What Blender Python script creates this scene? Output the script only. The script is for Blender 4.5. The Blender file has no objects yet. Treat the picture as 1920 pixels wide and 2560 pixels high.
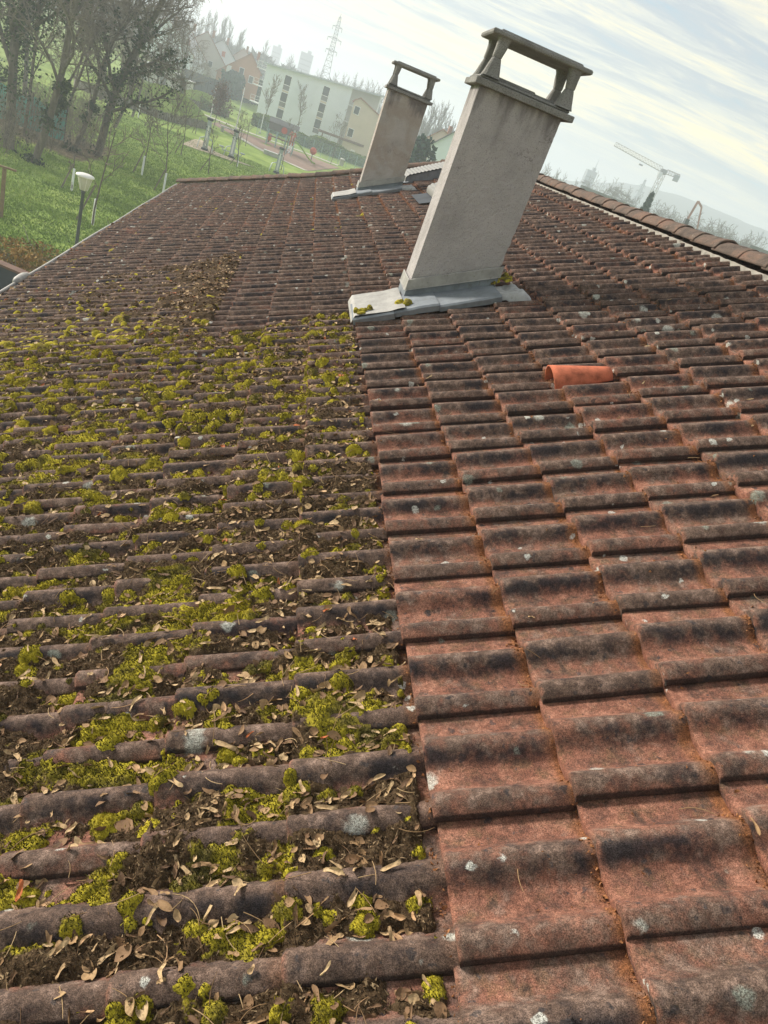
import bpy, math, random
import numpy as np
from mathutils import Matrix, Vector

# ------------------------------------------------------------------ camera, light, exposure
SC = bpy.context.scene
COL = SC.collection
CAMZ = 8.2
F_PX = 1756.0
R = np.array([[0.941066068951426, 0.24737747236735536, 0.23064917089261008],
              [-0.07673867857692154, -0.507993131699109, 0.8579359844165529],
              [0.32940222992350554, -0.8250741568560187, -0.4590716791632347]])
cam = bpy.data.cameras.new('camera'); camo = bpy.data.objects.new('camera', cam); COL.objects.link(camo)
rx, ru, rb = R @ [1, 0, 0], R @ [0, -1, 0], R @ [0, 0, -1]
camo.matrix_world = Matrix(((rx[0], ru[0], rb[0], 0), (rx[1], ru[1], rb[1], 0), (rx[2], ru[2], rb[2], CAMZ), (0, 0, 0, 1)))
cam.sensor_fit = 'VERTICAL'; cam.sensor_height = 36.0; cam.lens = F_PX / 2560 * 36.0
cam.clip_start = 0.05; cam.clip_end = 6000
SC.camera = camo
SUN_DIR = Vector((-0.74, 0.55, 0.42)).normalized()          # towards the sun
SUN_EL = math.asin(SUN_DIR.z); SUN_AZ = math.atan2(SUN_DIR.x, SUN_DIR.y)
W = bpy.data.worlds.new('World'); SC.world = W; W.use_nodes = True
SUN = bpy.data.lights.new('sun', 'SUN'); SUN.energy = 3.3; SUN.angle = math.radians(11); SUN.color = (1, 0.94, 0.85)
suno = bpy.data.objects.new('sun', SUN); COL.objects.link(suno)
suno.rotation_euler = (-SUN_DIR).to_track_quat('-Z', 'Y').to_euler()
SC.view_settings.view_transform = 'Standard'; SC.view_settings.look = 'None'
SC.view_settings.exposure = 1.05; SC.view_settings.gamma = 1.0
SC.cycles.use_denoising = True
SC.cycles.max_bounces = 6; SC.cycles.volume_bounces = 1
HAZE = 0.0019

def world_nodes():
    nt = W.node_tree; nt.nodes.clear(); N = nt.nodes.new; L = nt.links.new
    out = N('ShaderNodeOutputWorld'); bg = N('ShaderNodeBackground'); bg.inputs[1].default_value = 0.12
    sky = N('ShaderNodeTexSky'); sky.sky_type = 'NISHITA'; sky.sun_disc = False
    sky.sun_elevation = SUN_EL; sky.sun_rotation = SUN_AZ; sky.dust_density = 2.0
    tc = N('ShaderNodeTexCoord'); sp = N('ShaderNodeSeparateXYZ'); L(tc.outputs['Generated'], sp.inputs[0])
    def m(op, a, b=None, c=None):
        n = N('ShaderNodeMath'); n.operation = op
        for i, v in enumerate((a, b, c)):
            if v is None: continue
            if isinstance(v, (int, float)): n.inputs[i].default_value = v
            else: L(v, n.inputs[i])
        return n.outputs[0]
    z = m('ADD', m('MAXIMUM', sp.outputs[2], 0.0), 0.07)
    u = m('DIVIDE', sp.outputs[0], z); v = m('DIVIDE', sp.outputs[1], z)
    cb = N('ShaderNodeCombineXYZ'); L(u, cb.inputs[0]); L(v, cb.inputs[1])
    def noise(rot, sx, sy, scale, det, rough, dist, off=0):
        mp = N('ShaderNodeMapping'); mp.inputs['Rotation'].default_value = (0, 0, rot); mp.inputs['Scale'].default_value = (sx, sy, 1)
        mp.inputs['Location'].default_value = (off, off * .7, 0)
        L(cb.outputs[0], mp.inputs[0]); n = N('ShaderNodeTexNoise'); n.inputs['Scale'].default_value = scale
        n.inputs['Detail'].default_value = det; n.inputs['Roughness'].default_value = rough; n.inputs['Distortion'].default_value = dist
        L(mp.outputs[0], n.inputs['Vector']); return n.outputs[0]
    a = noise(0.10, 0.42, 1.0, 1.0, 6, 0.6, 1.1, 3.1); b = noise(0.20, 0.75, 2.1, 1.5, 7, 0.66, 1.3, 7.7)
    c = noise(0.14, 1.1, 4.0, 2.2, 6, 0.7, 1.0, 1.3)
    low = N('ShaderNodeMapRange'); low.interpolation_type = 'SMOOTHSTEP'; L(sp.outputs[2], low.inputs[0]); low.inputs[1].default_value = 0.24; low.inputs[2].default_value = 0.07; low.inputs[4].default_value = 0.05
    mixv = m('ADD', m('ADD', m('MULTIPLY', a, 0.55), m('MULTIPLY', b, 0.37)), m('ADD', m('MULTIPLY', c, 0.14), m('SUBTRACT', low.outputs[0], 0.035)))
    rp = N('ShaderNodeValToRGB'); L(mixv, rp.inputs[0]); e = rp.color_ramp.elements
    e[0].position = 0.39; e[0].color = (0.17, 0.28, 0.36, 1)
    e[1].position = 0.64; e[1].color = (0.66, 0.54, 0.29, 1)
    for p, c in ((0.435, (0.235, 0.275, 0.31)), (0.48, (0.275, 0.285, 0.30)), (0.53, (0.40, 0.39, 0.345)), (0.585, (0.56, 0.49, 0.33))):
        x = e.new(p); x.color = (*c, 1)
    # near the horizon the cloud deck thins out to a pale band
    el = N('ShaderNodeMapRange'); el.interpolation_type = 'SMOOTHSTEP'
    L(sp.outputs[2], el.inputs[0]); el.inputs[1].default_value = 0.02; el.inputs[2].default_value = 0.10
    mx = N('ShaderNodeMix'); mx.data_type = 'RGBA'; L(el.outputs[0], mx.inputs[0])
    mx.inputs[6].default_value = (0.35, 0.375, 0.38, 1); L(rp.outputs[0], mx.inputs[7])
    sc = N('ShaderNodeMix'); sc.data_type = 'RGBA'; sc.blend_type = 'MULTIPLY'; sc.inputs[0].default_value = 1
    L(mx.outputs[2], sc.inputs[6]); k = 1 / 0.12; sc.inputs[7].default_value = (k, k, k, 1)
    fin = N('ShaderNodeMix'); fin.data_type = 'RGBA'; fin.inputs[0].default_value = 0.82
    L(sky.outputs[0], fin.inputs[6]); L(sc.outputs[2], fin.inputs[7])
    L(fin.outputs[2], bg.inputs[0]); L(bg.outputs[0], out.inputs[0])
world_nodes()

# ------------------------------------------------------------------ helpers
def ray(px, py): return R @ np.array([(px - 960) / F_PX, (py - 1280) / F_PX, 1.0])
def at_z(px, py, z): v = ray(px, py); return v * ((z - CAMZ) / v[2]) + [0, 0, CAMZ]      # z above the lawn
def at_y(px, py, y): return ray(px, py) * (y / ray(px, py)[1]) + [0, 0, CAMZ]
def smooth(a, b, x): t = np.clip((np.asarray(x, float) - a) / (b - a), 0, 1); return t * t * (3 - 2 * t)
RO = np.array([0.6384, 0.6853, -1.2611 + CAMZ]); RD = np.array([0.900465, 0.000957, 0.434928])
RE = np.array([-0.001063, 1.0, 0.0]); RN = np.array([-0.434928, -0.000462, 0.900465])
def roof(s, y, h=0.0):
    s, y, h = np.broadcast_arrays(np.asarray(s, float), np.asarray(y, float), np.asarray(h, float))
    return RO + s[..., None] * RD + y[..., None] * RE + h[..., None] * RN
def hash2(i, j, seed):
    n = (i.astype(np.int64) * 374761393 + j.astype(np.int64) * 668265263 + seed * 2147483647) & 0xffffffff
    n = ((n ^ (n >> 13)) * 1274126177) & 0xffffffff
    return ((n ^ (n >> 16)) & 0xffff) / 65535.0
def vnoise(x, y, seed=0):
    i = np.floor(x); j = np.floor(y); fx = x - i; fy = y - j; fx = fx * fx * (3 - 2 * fx); fy = fy * fy * (3 - 2 * fy)
    a, b, c, d = hash2(i, j, seed), hash2(i + 1, j, seed), hash2(i, j + 1, seed), hash2(i + 1, j + 1, seed)
    return a + (b - a) * fx + (c - a) * fy + (a - b - c + d) * fx * fy
def fbm(x, y, seed=0, o=4):
    s = 0; a = 0.5; t = 0
    for k in range(o):
        s = s + a * vnoise(x * 2 ** k, y * 2 ** k, seed + k * 17); t += a; a *= 0.5
    return s / t

class MB:
    def __init__(self): self.V = []; self.F = []; self.n = 0; self.A = {}; self.M = []
    def add(self, V, F, mi=0, **at):
        V = np.asarray(V, float).reshape(-1, 3)
        for k in at:
            self.A.setdefault(k, [])
        for k in self.A:
            val = at.get(k, 0.0); self.A[k].append((self.n, np.broadcast_to(np.asarray(val, float).ravel() if np.ndim(val) else val, (len(V),))))
        self.V.append(V)
        if isinstance(F, np.ndarray) or (len(F) and len({len(f) for f in F}) == 1):
            F = np.asarray(F, np.int64); self.F.append(F + self.n); self.M.append(np.full(len(F), mi))
        else:
            for f in F: self.F.append(np.asarray([f], np.int64) + self.n); self.M.append(np.array([mi]))
        self.n += len(V)
    def box(self, c, size, rz=0.0, bev=0.0, mi=0, tilt=None, taper=1.0):
        sx, sy, sz = np.asarray(size, float) / 2
        if bev > 0:
            b = min(bev, sx * .9, sy * .9, sz * .9)
            rings = []
            for z, q in ((-sz, b), (-sz + b, 0), (sz - b, 0), (sz, b)):
                x, y = sx - q, sy - q
                if q: rings.append([(-x, -y + 0, z), (x, -y, z), (x, y, z), (-x, y, z)])
                else: rings.append([(-x, -y, z), (x, -y, z), (x, y, z), (-x, y, z)])
            V = np.array(rings).reshape(-1, 3)
            F = [[3, 2, 1, 0]] + [[r * 4 + i, r * 4 + (i + 1) % 4, r * 4 + 4 + (i + 1) % 4, r * 4 + 4 + i] for r in range(3) for i in range(4)] + [[12, 13, 14, 15]]
        else:
            V = np.array([(x, y, z) for z in (-sz, sz) for x, y in ((-sx, -sy), (sx, -sy), (sx, sy), (-sx, sy))])
            F = [[3, 2, 1, 0], [4, 5, 6, 7]] + [[i, (i + 1) % 4, 4 + (i + 1) % 4, 4 + i] for i in range(4)]
        if taper != 1.0: V[:, :2] *= np.where(V[:, 2:] > 0, taper, 1.0)
        if tilt is not None: V = V @ np.asarray(tilt).T
        co, si = math.cos(rz), math.sin(rz)
        V = V @ np.array([[co, si, 0], [-si, co, 0], [0, 0, 1]])
        self.add(V + np.asarray(c, float), np.array(F), mi)
    def beam(self, a, b, w, h=None, mi=0):                      # square bar from a to b
        a = np.asarray(a, float); b = np.asarray(b, float); h = h or w
        t = b - a; l = np.linalg.norm(t); t /= l
        u = np.cross(t, [0, 0, 1.0]); u = u / np.linalg.norm(u) if np.linalg.norm(u) > 1e-4 else np.array([1.0, 0, 0]); v = np.cross(u, t)
        V = [p + u * i * w / 2 + v * j * h / 2 for p in (a, b) for i, j in ((-1, -1), (1, -1), (1, 1), (-1, 1))]
        self.add(V, np.array([[3, 2, 1, 0], [4, 5, 6, 7]] + [[i, (i + 1) % 4, 4 + (i + 1) % 4, 4 + i] for i in range(4)]), mi)
    def lathe(self, c, prof, n=16, mi=0):
        a = np.arange(n) * 2 * math.pi / n; k = len(prof)
        V = np.array([[(r * math.cos(t), r * math.sin(t), z) for t in a] for r, z in prof]).reshape(-1, 3) + np.asarray(c, float)
        F = [[i * n + j, i * n + (j + 1) % n, (i + 1) * n + (j + 1) % n, (i + 1) * n + j] for i in range(k - 1) for j in range(n)]
        self.add(V, np.array(F), mi)
        self.add(V[:n], [list(range(n))[::-1]], mi); self.add(V[-n:], [list(range(n))], mi)
    def tubes(self, P, rad, n=3, mi=0, **at):                   # batch (B,K,3), (B,K)
        P = np.asarray(P, float); rad = np.asarray(rad, float)
        B, K, _ = P.shape; T = np.gradient(P, axis=1); T /= np.linalg.norm(T, axis=2, keepdims=True) + 1e-9
        ref = np.where(np.abs(T[:, :1, 2:]) > 0.9, np.array([1.0, 0, 0]), np.array([0, 0, 1.0])); ref = np.broadcast_to(ref, T.shape)
        U = np.cross(T, ref); U /= np.linalg.norm(U, axis=2, keepdims=True) + 1e-9; Vv = np.cross(T, U)
        a = np.arange(n) * 2 * math.pi / n
        ring = P[:, :, None] + rad[:, :, None, None] * (U[:, :, None] * np.cos(a)[:, None] + Vv[:, :, None] * np.sin(a)[:, None])
        idx = np.arange(B * K * n).reshape(B, K, n)
        q = np.stack([idx[:, :-1], np.roll(idx, -1, 2)[:, :-1], np.roll(idx, -1, 2)[:, 1:], idx[:, 1:]], -1).reshape(-1, 4)
        self.add(ring.reshape(-1, 3), q, mi, **at)
    def tube(self, P, r, n=8, mi=0):
        P = np.asarray(P, float); r = np.broadcast_to(np.asarray(r, float), (len(P),)); self.tubes(P[None], r[None], n, mi)
        k = self.n - len(P) * n
        self.add(self.V[-1][:n], [list(range(n))], mi); self.add(self.V[-2][-n:], [list(range(n))[::-1]], mi)
    def grid(self, P, mi=0, keep=None, **at):                    # (A,B,3)
        A, B = P.shape[:2]; i = np.arange(A * B).reshape(A, B)
        q = np.stack([i[:-1, :-1], i[1:, :-1], i[1:, 1:], i[:-1, 1:]], -1).reshape(-1, 4)
        if keep is not None:
            q = q[keep.ravel()]; used = np.zeros(A * B, bool); used[q.ravel()] = True
            mp = np.cumsum(used) - 1; q = mp[q]; V = P.reshape(-1, 3)[used]; at = {k: np.asarray(v).ravel()[used] for k, v in at.items()}
        else: V = P.reshape(-1, 3); at = {k: np.asarray(v).ravel() if np.ndim(v) else v for k, v in at.items()}
        self.add(V, q, mi, **at)
    def cards(self, C, size, rng, asp=1.0, **at):                # randomly turned leaf quads
        n = len(C); d = rng.normal(size=(n, 3)); d /= np.linalg.norm(d, axis=1, keepdims=True)
        e = np.cross(d, rng.normal(size=(n, 3))); e /= np.linalg.norm(e, axis=1, keepdims=True)
        s = (np.asarray(size) * np.ones(n))[:, None]
        V = np.stack([C - d * s, C + e * s * .5 * asp, C + d * s, C - e * s * .5 * asp], 1).reshape(-1, 3)
        at = {k: np.repeat(v, 4) for k, v in at.items()}
        self.add(V, np.arange(n * 4).reshape(-1, 4), **at)
    def build(self, name, mat, parent=None, smooth=False, origin=None):
        V = np.concatenate(self.V) if self.V else np.zeros((0, 3))
        if parent is not None: o = origin_of(parent)
        else: o = np.asarray(origin if origin is not None else (0, 0, 0), float)
        V = V - o
        me = bpy.data.meshes.new(name)
        tot = np.concatenate([np.full(len(f), f.shape[1]) for f in self.F]); loops = np.concatenate([f.ravel() for f in self.F])
        me.vertices.add(len(V)); me.vertices.foreach_set('co', V.astype(np.float32).ravel())
        me.loops.add(len(loops)); me.loops.foreach_set('vertex_index', loops.astype(np.int32))
        me.polygons.add(len(tot)); st = np.concatenate([[0], np.cumsum(tot)[:-1]])
        me.polygons.foreach_set('loop_start', st.astype(np.int32))
        me.update(calc_edges=True)
        for m in (mat if isinstance(mat, (list, tuple)) else [mat]): me.materials.append(m)
        me.polygons.foreach_set('material_index', np.concatenate(self.M).astype(np.int32))
        me.polygons.foreach_set('use_smooth', np.full(len(tot), bool(smooth)))
        for k, ch in self.A.items():
            a = np.zeros(len(V), np.float32)
            for off, val in ch: a[off:off + len(val)] = val
            at = me.attributes.new(k, 'FLOAT', 'POINT'); at.data.foreach_set('value', a)
        me.validate(); me.update()
        ob = bpy.data.objects.new(name, me); COL.objects.link(ob)
        if parent is not None: ob.parent = parent
        else: ob.location = o
        return ob
def origin_of(o):
    p = np.zeros(3)
    while o is not None: p = p + np.array(o.location); o = o.parent
    return p
def tag(o, label=None, cat=None, group=None, kind=None):
    if label: o['label'] = label
    if cat: o['category'] = cat
    if group: o['group'] = group
    if kind: o['kind'] = kind
    return o
def thing(name, label, cat, loc, group=None):
    o = bpy.data.objects.new(name, None); COL.objects.link(o); o.location = loc; o.empty_display_size = 0.2
    return tag(o, label, cat, group)
def copy_tree(o, parent=None):
    c = o.copy(); COL.objects.link(c)
    if parent is not None: c.parent = parent
    for ch in o.children: copy_tree(ch, c)
    return c

# ------------------------------------------------------------------ materials
class Nt:
    def __init__(self, name, rough=0.9, spec=0.2):
        self.m = bpy.data.materials.new(name); self.m.use_nodes = True; self.t = self.m.node_tree
        self.b = self.t.nodes['Principled BSDF']; self.b.inputs['Roughness'].default_value = rough
        self.b.inputs['Specular IOR Level'].default_value = spec
        self.co = self.n('ShaderNodeTexCoord').outputs['Object']
    def n(self, t): return self.t.nodes.new(t)
    def put(self, v, s):
        if isinstance(v, (int, float)): s.default_value = v
        elif isinstance(v, tuple): s.default_value = (*v, 1) if len(v) == 3 and s.type == 'RGBA' else v
        else: self.t.links.new(v, s)
    def attr(self, a):
        n = self.n('ShaderNodeAttribute'); n.attribute_name = a; return n.outputs['Fac']
    def noise(self, scale, det=3, rough=0.55, dist=0.0, vec=None, out=0, stretch=None):
        v = vec or self.co
        if stretch:
            mp = self.n('ShaderNodeMapping'); mp.inputs['Scale'].default_value = stretch; self.put(v, mp.inputs[0]); v = mp.outputs[0]
        n = self.n('ShaderNodeTexNoise'); self.put(v, n.inputs['Vector']); n.inputs['Scale'].default_value = scale
        n.inputs['Detail'].default_value = det; n.inputs['Roughness'].default_value = rough; n.inputs['Distortion'].default_value = dist
        return n.outputs[out]
    def voro(self, scale, vec=None, rnd=1.0):
        n = self.n('ShaderNodeTexVoronoi'); self.put(vec or self.co, n.inputs['Vector']); n.inputs['Scale'].default_value = scale
        n.inputs['Randomness'].default_value = rnd; return n.outputs['Distance'], n.outputs['Color']
    def math(self, op, a, b=0.0):
        n = self.n('ShaderNodeMath'); n.operation = op; self.put(a, n.inputs[0]); self.put(b, n.inputs[1]); return n.outputs[0]
    def rng(self, v, a, b, c=0.0, d=1.0):
        n = self.n('ShaderNodeMapRange'); n.interpolation_type = 'SMOOTHSTEP'
        for i, x in enumerate((v, a, b, c, d)): self.put(x, n.inputs[i])
        return n.outputs[0]
    def mix(self, f, a, b, mode='MIX'):
        n = self.n('ShaderNodeMix'); n.data_type = 'RGBA'; n.blend_type = mode
        self.put(f, n.inputs[0]); self.put(a, n.inputs[6]); self.put(b, n.inputs[7]); return n.outputs[2]
    def ramp(self, v, *st):
        n = self.n('ShaderNodeValToRGB'); self.put(v, n.inputs[0]); e = n.color_ramp.elements
        e[0].position, e[0].color = st[0][0], (*st[0][1], 1); e[1].position, e[1].color = st[-1][0], (*st[-1][1], 1)
        for p, c in st[1:-1]: x = e.new(p); x.color = (*c, 1)
        return n.outputs[0]
    def bump(self, h, dist=0.003, st=0.6, prev=None):
        n = self.n('ShaderNodeBump'); n.inputs['Distance'].default_value = dist; n.inputs['Strength'].default_value = st
        self.put(h, n.inputs['Height'])
        if prev: self.put(prev, n.inputs['Normal'])
        return n.outputs[0]
    def done(self, col, nor=None, rough=None, metal=None):
        self.put(col, self.b.inputs['Base Color'])
        if nor: self.put(nor, self.b.inputs['Normal'])
        if rough is not None: self.put(rough, self.b.inputs['Roughness'])
        if metal is not None: self.put(metal, self.b.inputs['Metallic'])
        return self.m

def plain(name, c, var=0.25, scale=6.0, rough=0.8, metal=0.0, bump=0.0):
    t = Nt(name, rough, 0.3); n = t.noise(scale, 4)
    c2 = tuple(x * (1 - var) for x in c); c3 = tuple(min(1, x * (1 + var * .6)) for x in c)
    col = t.ramp(n, (0.3, c2), (0.5, c), (0.7, c3))
    return t.done(col, t.bump(t.noise(scale * 8, 3), bump) if bump else None, metal=metal)

def mat_tile():
    t = Nt('tile_concrete', 0.92, 0.18)
    tv, tu, rn, hp, wz = t.attr('tv'), t.attr('tu'), t.attr('rnd'), t.attr('hp'), t.attr('wz')
    big, mid, fine = t.noise(7, 4, 0.6), t.noise(26, 4, 0.6), t.noise(420, 2, 0.7)
    clay = t.ramp(t.noise(15, 4, 0.6), (0.3, (0.095, 0.049, 0.037)), (0.5, (0.205, 0.090, 0.060)), (0.72, (0.335, 0.165, 0.112)))
    dusk = t.ramp(mid, (0.25, (0.042, 0.029, 0.024)), (0.5, (0.118, 0.077, 0.058)), (0.78, (0.27, 0.185, 0.145)))
    # sooty weathering sits on the rolls, the pans stay washed red; wz: how washed the tile is
    e = t.math('ADD', t.math('ADD', t.math('MULTIPLY', hp, 0.72), t.math('MULTIPLY', t.math('SUBTRACT', mid, 0.5), 1.9)), t.math('MULTIPLY', t.math('SUBTRACT', big, 0.5), 2.3))
    e = t.math('ADD', e, t.math('MULTIPLY', t.math('SUBTRACT', rn, 0.5), 0.7))
    soot = t.rng(t.math('SUBTRACT', e, t.math('MULTIPLY', wz, 0.38)), -0.52, 0.34)
    col = t.mix(soot, clay, dusk)
    # ochre silt in the foot of the rolls
    silt = t.math('MULTIPLY', t.rng(t.math('ADD', t.noise(19, 5, 0.7), t.math('MULTIPLY', hp, -0.25)), 0.47, 0.66), 0.55)
    col = t.mix(silt, col, (0.15, 0.092, 0.048))
    mot = t.math('ADD', t.math('MULTIPLY', t.noise(9.5, 5, 0.72, 0.4), 0.65), t.math('MULTIPLY', t.noise(38, 4, 0.7), 0.35))
    col = t.mix(t.math('MULTIPLY', t.rng(mot, 0.49, 0.64), 0.72), col, (0.040, 0.030, 0.028))
    # black algae on the steep near side of the middle roll
    band = t.math('MULTIPLY', t.rng(tv, 0.44, 0.52), t.rng(tv, 0.64, 0.56))
    alg = t.math('MULTIPLY', band, t.rng(t.math('ADD', t.math('MULTIPLY', t.noise(5, 4, 0.65), 0.6), t.math('MULTIPLY', t.noise(23, 3, 0.6), 0.4)), 0.44, 0.60))
    col = t.mix(t.math('MULTIPLY', alg, 0.88), col, (0.022, 0.020, 0.023))
    blot = t.rng(t.noise(33, 3, 0.6, out=0), 0.64, 0.70)
    col = t.mix(t.math('MULTIPLY', blot, 0.7), col, (0.045, 0.042, 0.044))
    # rusty grit against the tail of the next tile
    seam = t.math('MULTIPLY', t.rng(t.math('ADD', tu, t.math('MULTIPLY', mid, 0.16)), 0.95, 1.05), t.rng(tu, 1.08, 1.03))
    col = t.mix(t.math('MULTIPLY', t.math('MULTIPLY', seam, t.rng(wz, 0.15, 0.4)), t.rng(t.noise(16, 3), 0.35, 0.6, 0.45, 0.95)), col, t.mix(t.noise(150), (0.08, 0.038, 0.018), (0.34, 0.135, 0.055)))
    edge = t.math('MULTIPLY', t.rng(tu, 0.05, 0.0), t.rng(mid, 0.45, 0.6))
    col = t.mix(t.math('MULTIPLY', edge, 0.6), col, (0.24, 0.095, 0.06))
    lip = t.rng(tv, 0.012, 0.0)  # shadow line of the side lap, painted dark into the lip colour
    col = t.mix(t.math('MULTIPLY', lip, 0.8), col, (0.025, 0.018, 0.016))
    # pale lichen discs
    wv = t.n('ShaderNodeVectorMath'); wv.operation = 'MULTIPLY_ADD'
    t.put(t.noise(45, 3, out=1), wv.inputs[0]); wv.inputs[1].default_value = (0.03, 0.03, 0.03); t.put(t.co, wv.inputs[2])
    for sc_, thr, rad, cc in ((6.0, 0.62, 0.24, (0.40, 0.40, 0.35)), (17.0, 0.80, 0.30, (0.48, 0.48, 0.43)), (9.3, 0.70, 0.26, (0.19, 0.205, 0.17)), (26.0, 0.80, 0.34, (0.03, 0.028, 0.03))):
        d, c = t.voro(sc_, wv.outputs[0]); s = t.n('ShaderNodeSeparateColor'); t.put(c, s.inputs[0])
        on = t.math('GREATER_THAN', s.outputs[0], thr)
        rr = t.math('MULTIPLY', s.outputs[1], rad)
        disc = t.math('MULTIPLY', on, t.rng(t.math('SUBTRACT', rr, d), -0.03, 0.06))
        disc = t.math('MULTIPLY', disc, t.rng(t.math('ADD', t.math('MULTIPLY', fine, .5), t.math('MULTIPLY', t.noise(130, 3, .7), .5)), 0.36, 0.54, 0.25, 0.95))
        col = t.mix(t.math('MULTIPLY', disc, 0.85), col, cc)
    grain = t.math('MULTIPLY', t.rng(fine, 0.32, 0.70, 0.50, 1.55), t.rng(t.noise(110, 3, 0.7), 0.3, 0.7, 0.72, 1.28))
    g = t.n('ShaderNodeCombineColor'); [t.put(grain, g.inputs[i]) for i in range(3)]
    col = t.mix(1.0, col, g.outputs[0], 'MULTIPLY')
    nb = t.bump(fine, 0.0022, 0.75); nb = t.bump(t.noise(70, 4, 0.6), 0.004, 0.5, nb)
    return t.done(col, nb)

def mat_moss():
    t = Nt('moss_mat', 0.95, 0.1); mo = t.attr('mo')
    a, b, f = t.noise(9, 4, 0.6), t.noise(60, 4, 0.65), t.noise(330, 3, 0.7)
    soil = t.ramp(t.math('ADD', t.math('MULTIPLY', b, 0.5), t.math('MULTIPLY', f, 0.5)), (0.32, (0.022, 0.014, 0.008)), (0.5, (0.066, 0.042, 0.023)), (0.70, (0.17, 0.115, 0.062)))
    grn = t.ramp(t.math('ADD', t.math('MULTIPLY', a, 0.35), t.math('ADD', t.math('MULTIPLY', b, 0.25), t.math('MULTIPLY', f, 0.4))),
                 (0.30, (0.038, 0.034, 0.009)), (0.42, (0.15, 0.125, 0.016)), (0.50, (0.36, 0.295, 0.026)), (0.62, (0.62, 0.51, 0.05)))
    dull = t.ramp(f, (0.3, (0.04, 0.034, 0.012)), (0.55, (0.14, 0.115, 0.035)), (0.75, (0.24, 0.19, 0.07)))
    grn = t.mix(t.rng(t.noise(6.5, 3), 0.50, 0.66), grn, dull)
    col = t.mix(t.rng(t.math('ADD', mo, t.math('MULTIPLY', t.math('SUBTRACT', b, 0.5), 0.9)), 0.22, 0.55), soil, grn)
    nb = t.bump(f, 0.004, 0.9); nb = t.bump(b, 0.008, 0.7, nb)
    return t.done(col, nb)

def mat_shoot():
    t = Nt('moss_shoot', 0.9, 0.1); k = t.attr('rnd')
    col = t.ramp(k, (0.0, (0.03, 0.018, 0.010)), (0.17, (0.10, 0.062, 0.032)), (0.33, (0.27, 0.19, 0.11)), (0.37, (0.035, 0.030, 0.010)), (0.52, (0.10, 0.088, 0.015)), (0.68, (0.30, 0.245, 0.022)), (0.85, (0.51, 0.415, 0.038)), (1.0, (0.66, 0.54, 0.08)))
    return t.done(col)
def mat_leaf():
    t = Nt('dry_leaf', 0.75, 0.3); k = t.attr('rnd')
    col = t.ramp(k, (0.0, (0.07, 0.038, 0.020)), (0.3, (0.18, 0.10, 0.050)), (0.6, (0.34, 0.21, 0.10)), (0.9, (0.52, 0.37, 0.20)), (1.0, (0.42, 0.11, 0.03)))
    col = t.mix(t.math('MULTIPLY', t.rng(t.noise(120, 3), 0.4, 0.7), 0.5), col, (0.16, 0.09, 0.045))
    return t.done(col, t.bump(t.noise(160, 2), 0.002, 0.6))
def mat_grit():
    t = Nt('rusty_grit', 0.95, 0.1)
    return t.done(t.ramp(t.noise(120, 2), (0.3, (0.07, 0.034, 0.016)), (0.5, (0.24, 0.10, 0.042)), (0.7, (0.42, 0.20, 0.09))))

def mat_stucco(name='stucco', c=(0.43, 0.375, 0.355), streak=0.5, patch=None):
    t = Nt(name, 0.95, 0.15); gen = t.n('ShaderNodeTexCoord').outputs['Generated']
    col = t.ramp(t.noise(3.2, 5, 0.6), (0.3, tuple(x * .80 for x in c)), (0.5, c), (0.72, tuple(min(1, x * 1.12) for x in c)))
    if patch: col = t.mix(t.math('MULTIPLY', t.rng(t.noise(2.6, 5, 0.6, 0.6), 0.42, 0.62), 0.5), col, patch)
    sep = t.n('ShaderNodeSeparateXYZ'); t.put(gen, sep.inputs[0])
    st = t.rng(t.math('ADD', sep.outputs[2], t.math('MULTIPLY', t.noise(7, 4, 0.6, stretch=(1, 1, 0.25)), 0.6)), 1.20, 1.34)
    col = t.mix(t.math('MULTIPLY', st, streak), col, (0.13, 0.115, 0.115))
    spk = t.rng(t.noise(170, 3, 0.7), 0.56, 0.64)
    col = t.mix(t.math('MULTIPLY', spk, 0.62), col, tuple(x * .38 for x in c))
    vn = t.n('ShaderNodeTexVoronoi'); vn.feature = 'DISTANCE_TO_EDGE'; vn.inputs['Scale'].default_value = 2.3; wv = t.n('ShaderNodeVectorMath'); wv.operation = 'MULTIPLY_ADD'; t.put(t.noise(6, 5, 0.7, out=1), wv.inputs[0]); wv.inputs[1].default_value = (.35, .35, .35); t.put(t.co, wv.inputs[2]); t.put(wv.outputs[0], vn.inputs['Vector'])
    ck = t.math('MULTIPLY', t.rng(vn.outputs['Distance'], 0.007, 0.001), t.rng(t.noise(2.2, 3), 0.50, 0.60))
    col = t.mix(t.math('MULTIPLY', ck, 0.7), col, (0.10, 0.085, 0.075))
    chip = t.rng(t.noise(34, 4, 0.7), 0.66, 0.70); col = t.mix(t.math('MULTIPLY', chip, 0.55), col, tuple(x * .55 for x in c))
    nb = t.bump(t.noise(150, 4, 0.7), 0.010, 0.9)
    return t.done(col, nb)
def mat_capconc():
    t = Nt('cap_concrete', 0.95, 0.15)
    col = t.ramp(t.noise(5, 5, 0.6), (0.3, (0.18, 0.172, 0.16)), (0.5, (0.265, 0.255, 0.238)), (0.7, (0.33, 0.318, 0.30)))
    col = t.mix(t.math('MULTIPLY', t.rng(t.noise(190, 2, 0.7), 0.5, 0.58), 0.7), col, (0.12, 0.11, 0.10))
    return t.done(col, t.bump(t.noise(200, 3, 0.7), 0.006, 0.8))
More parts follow.
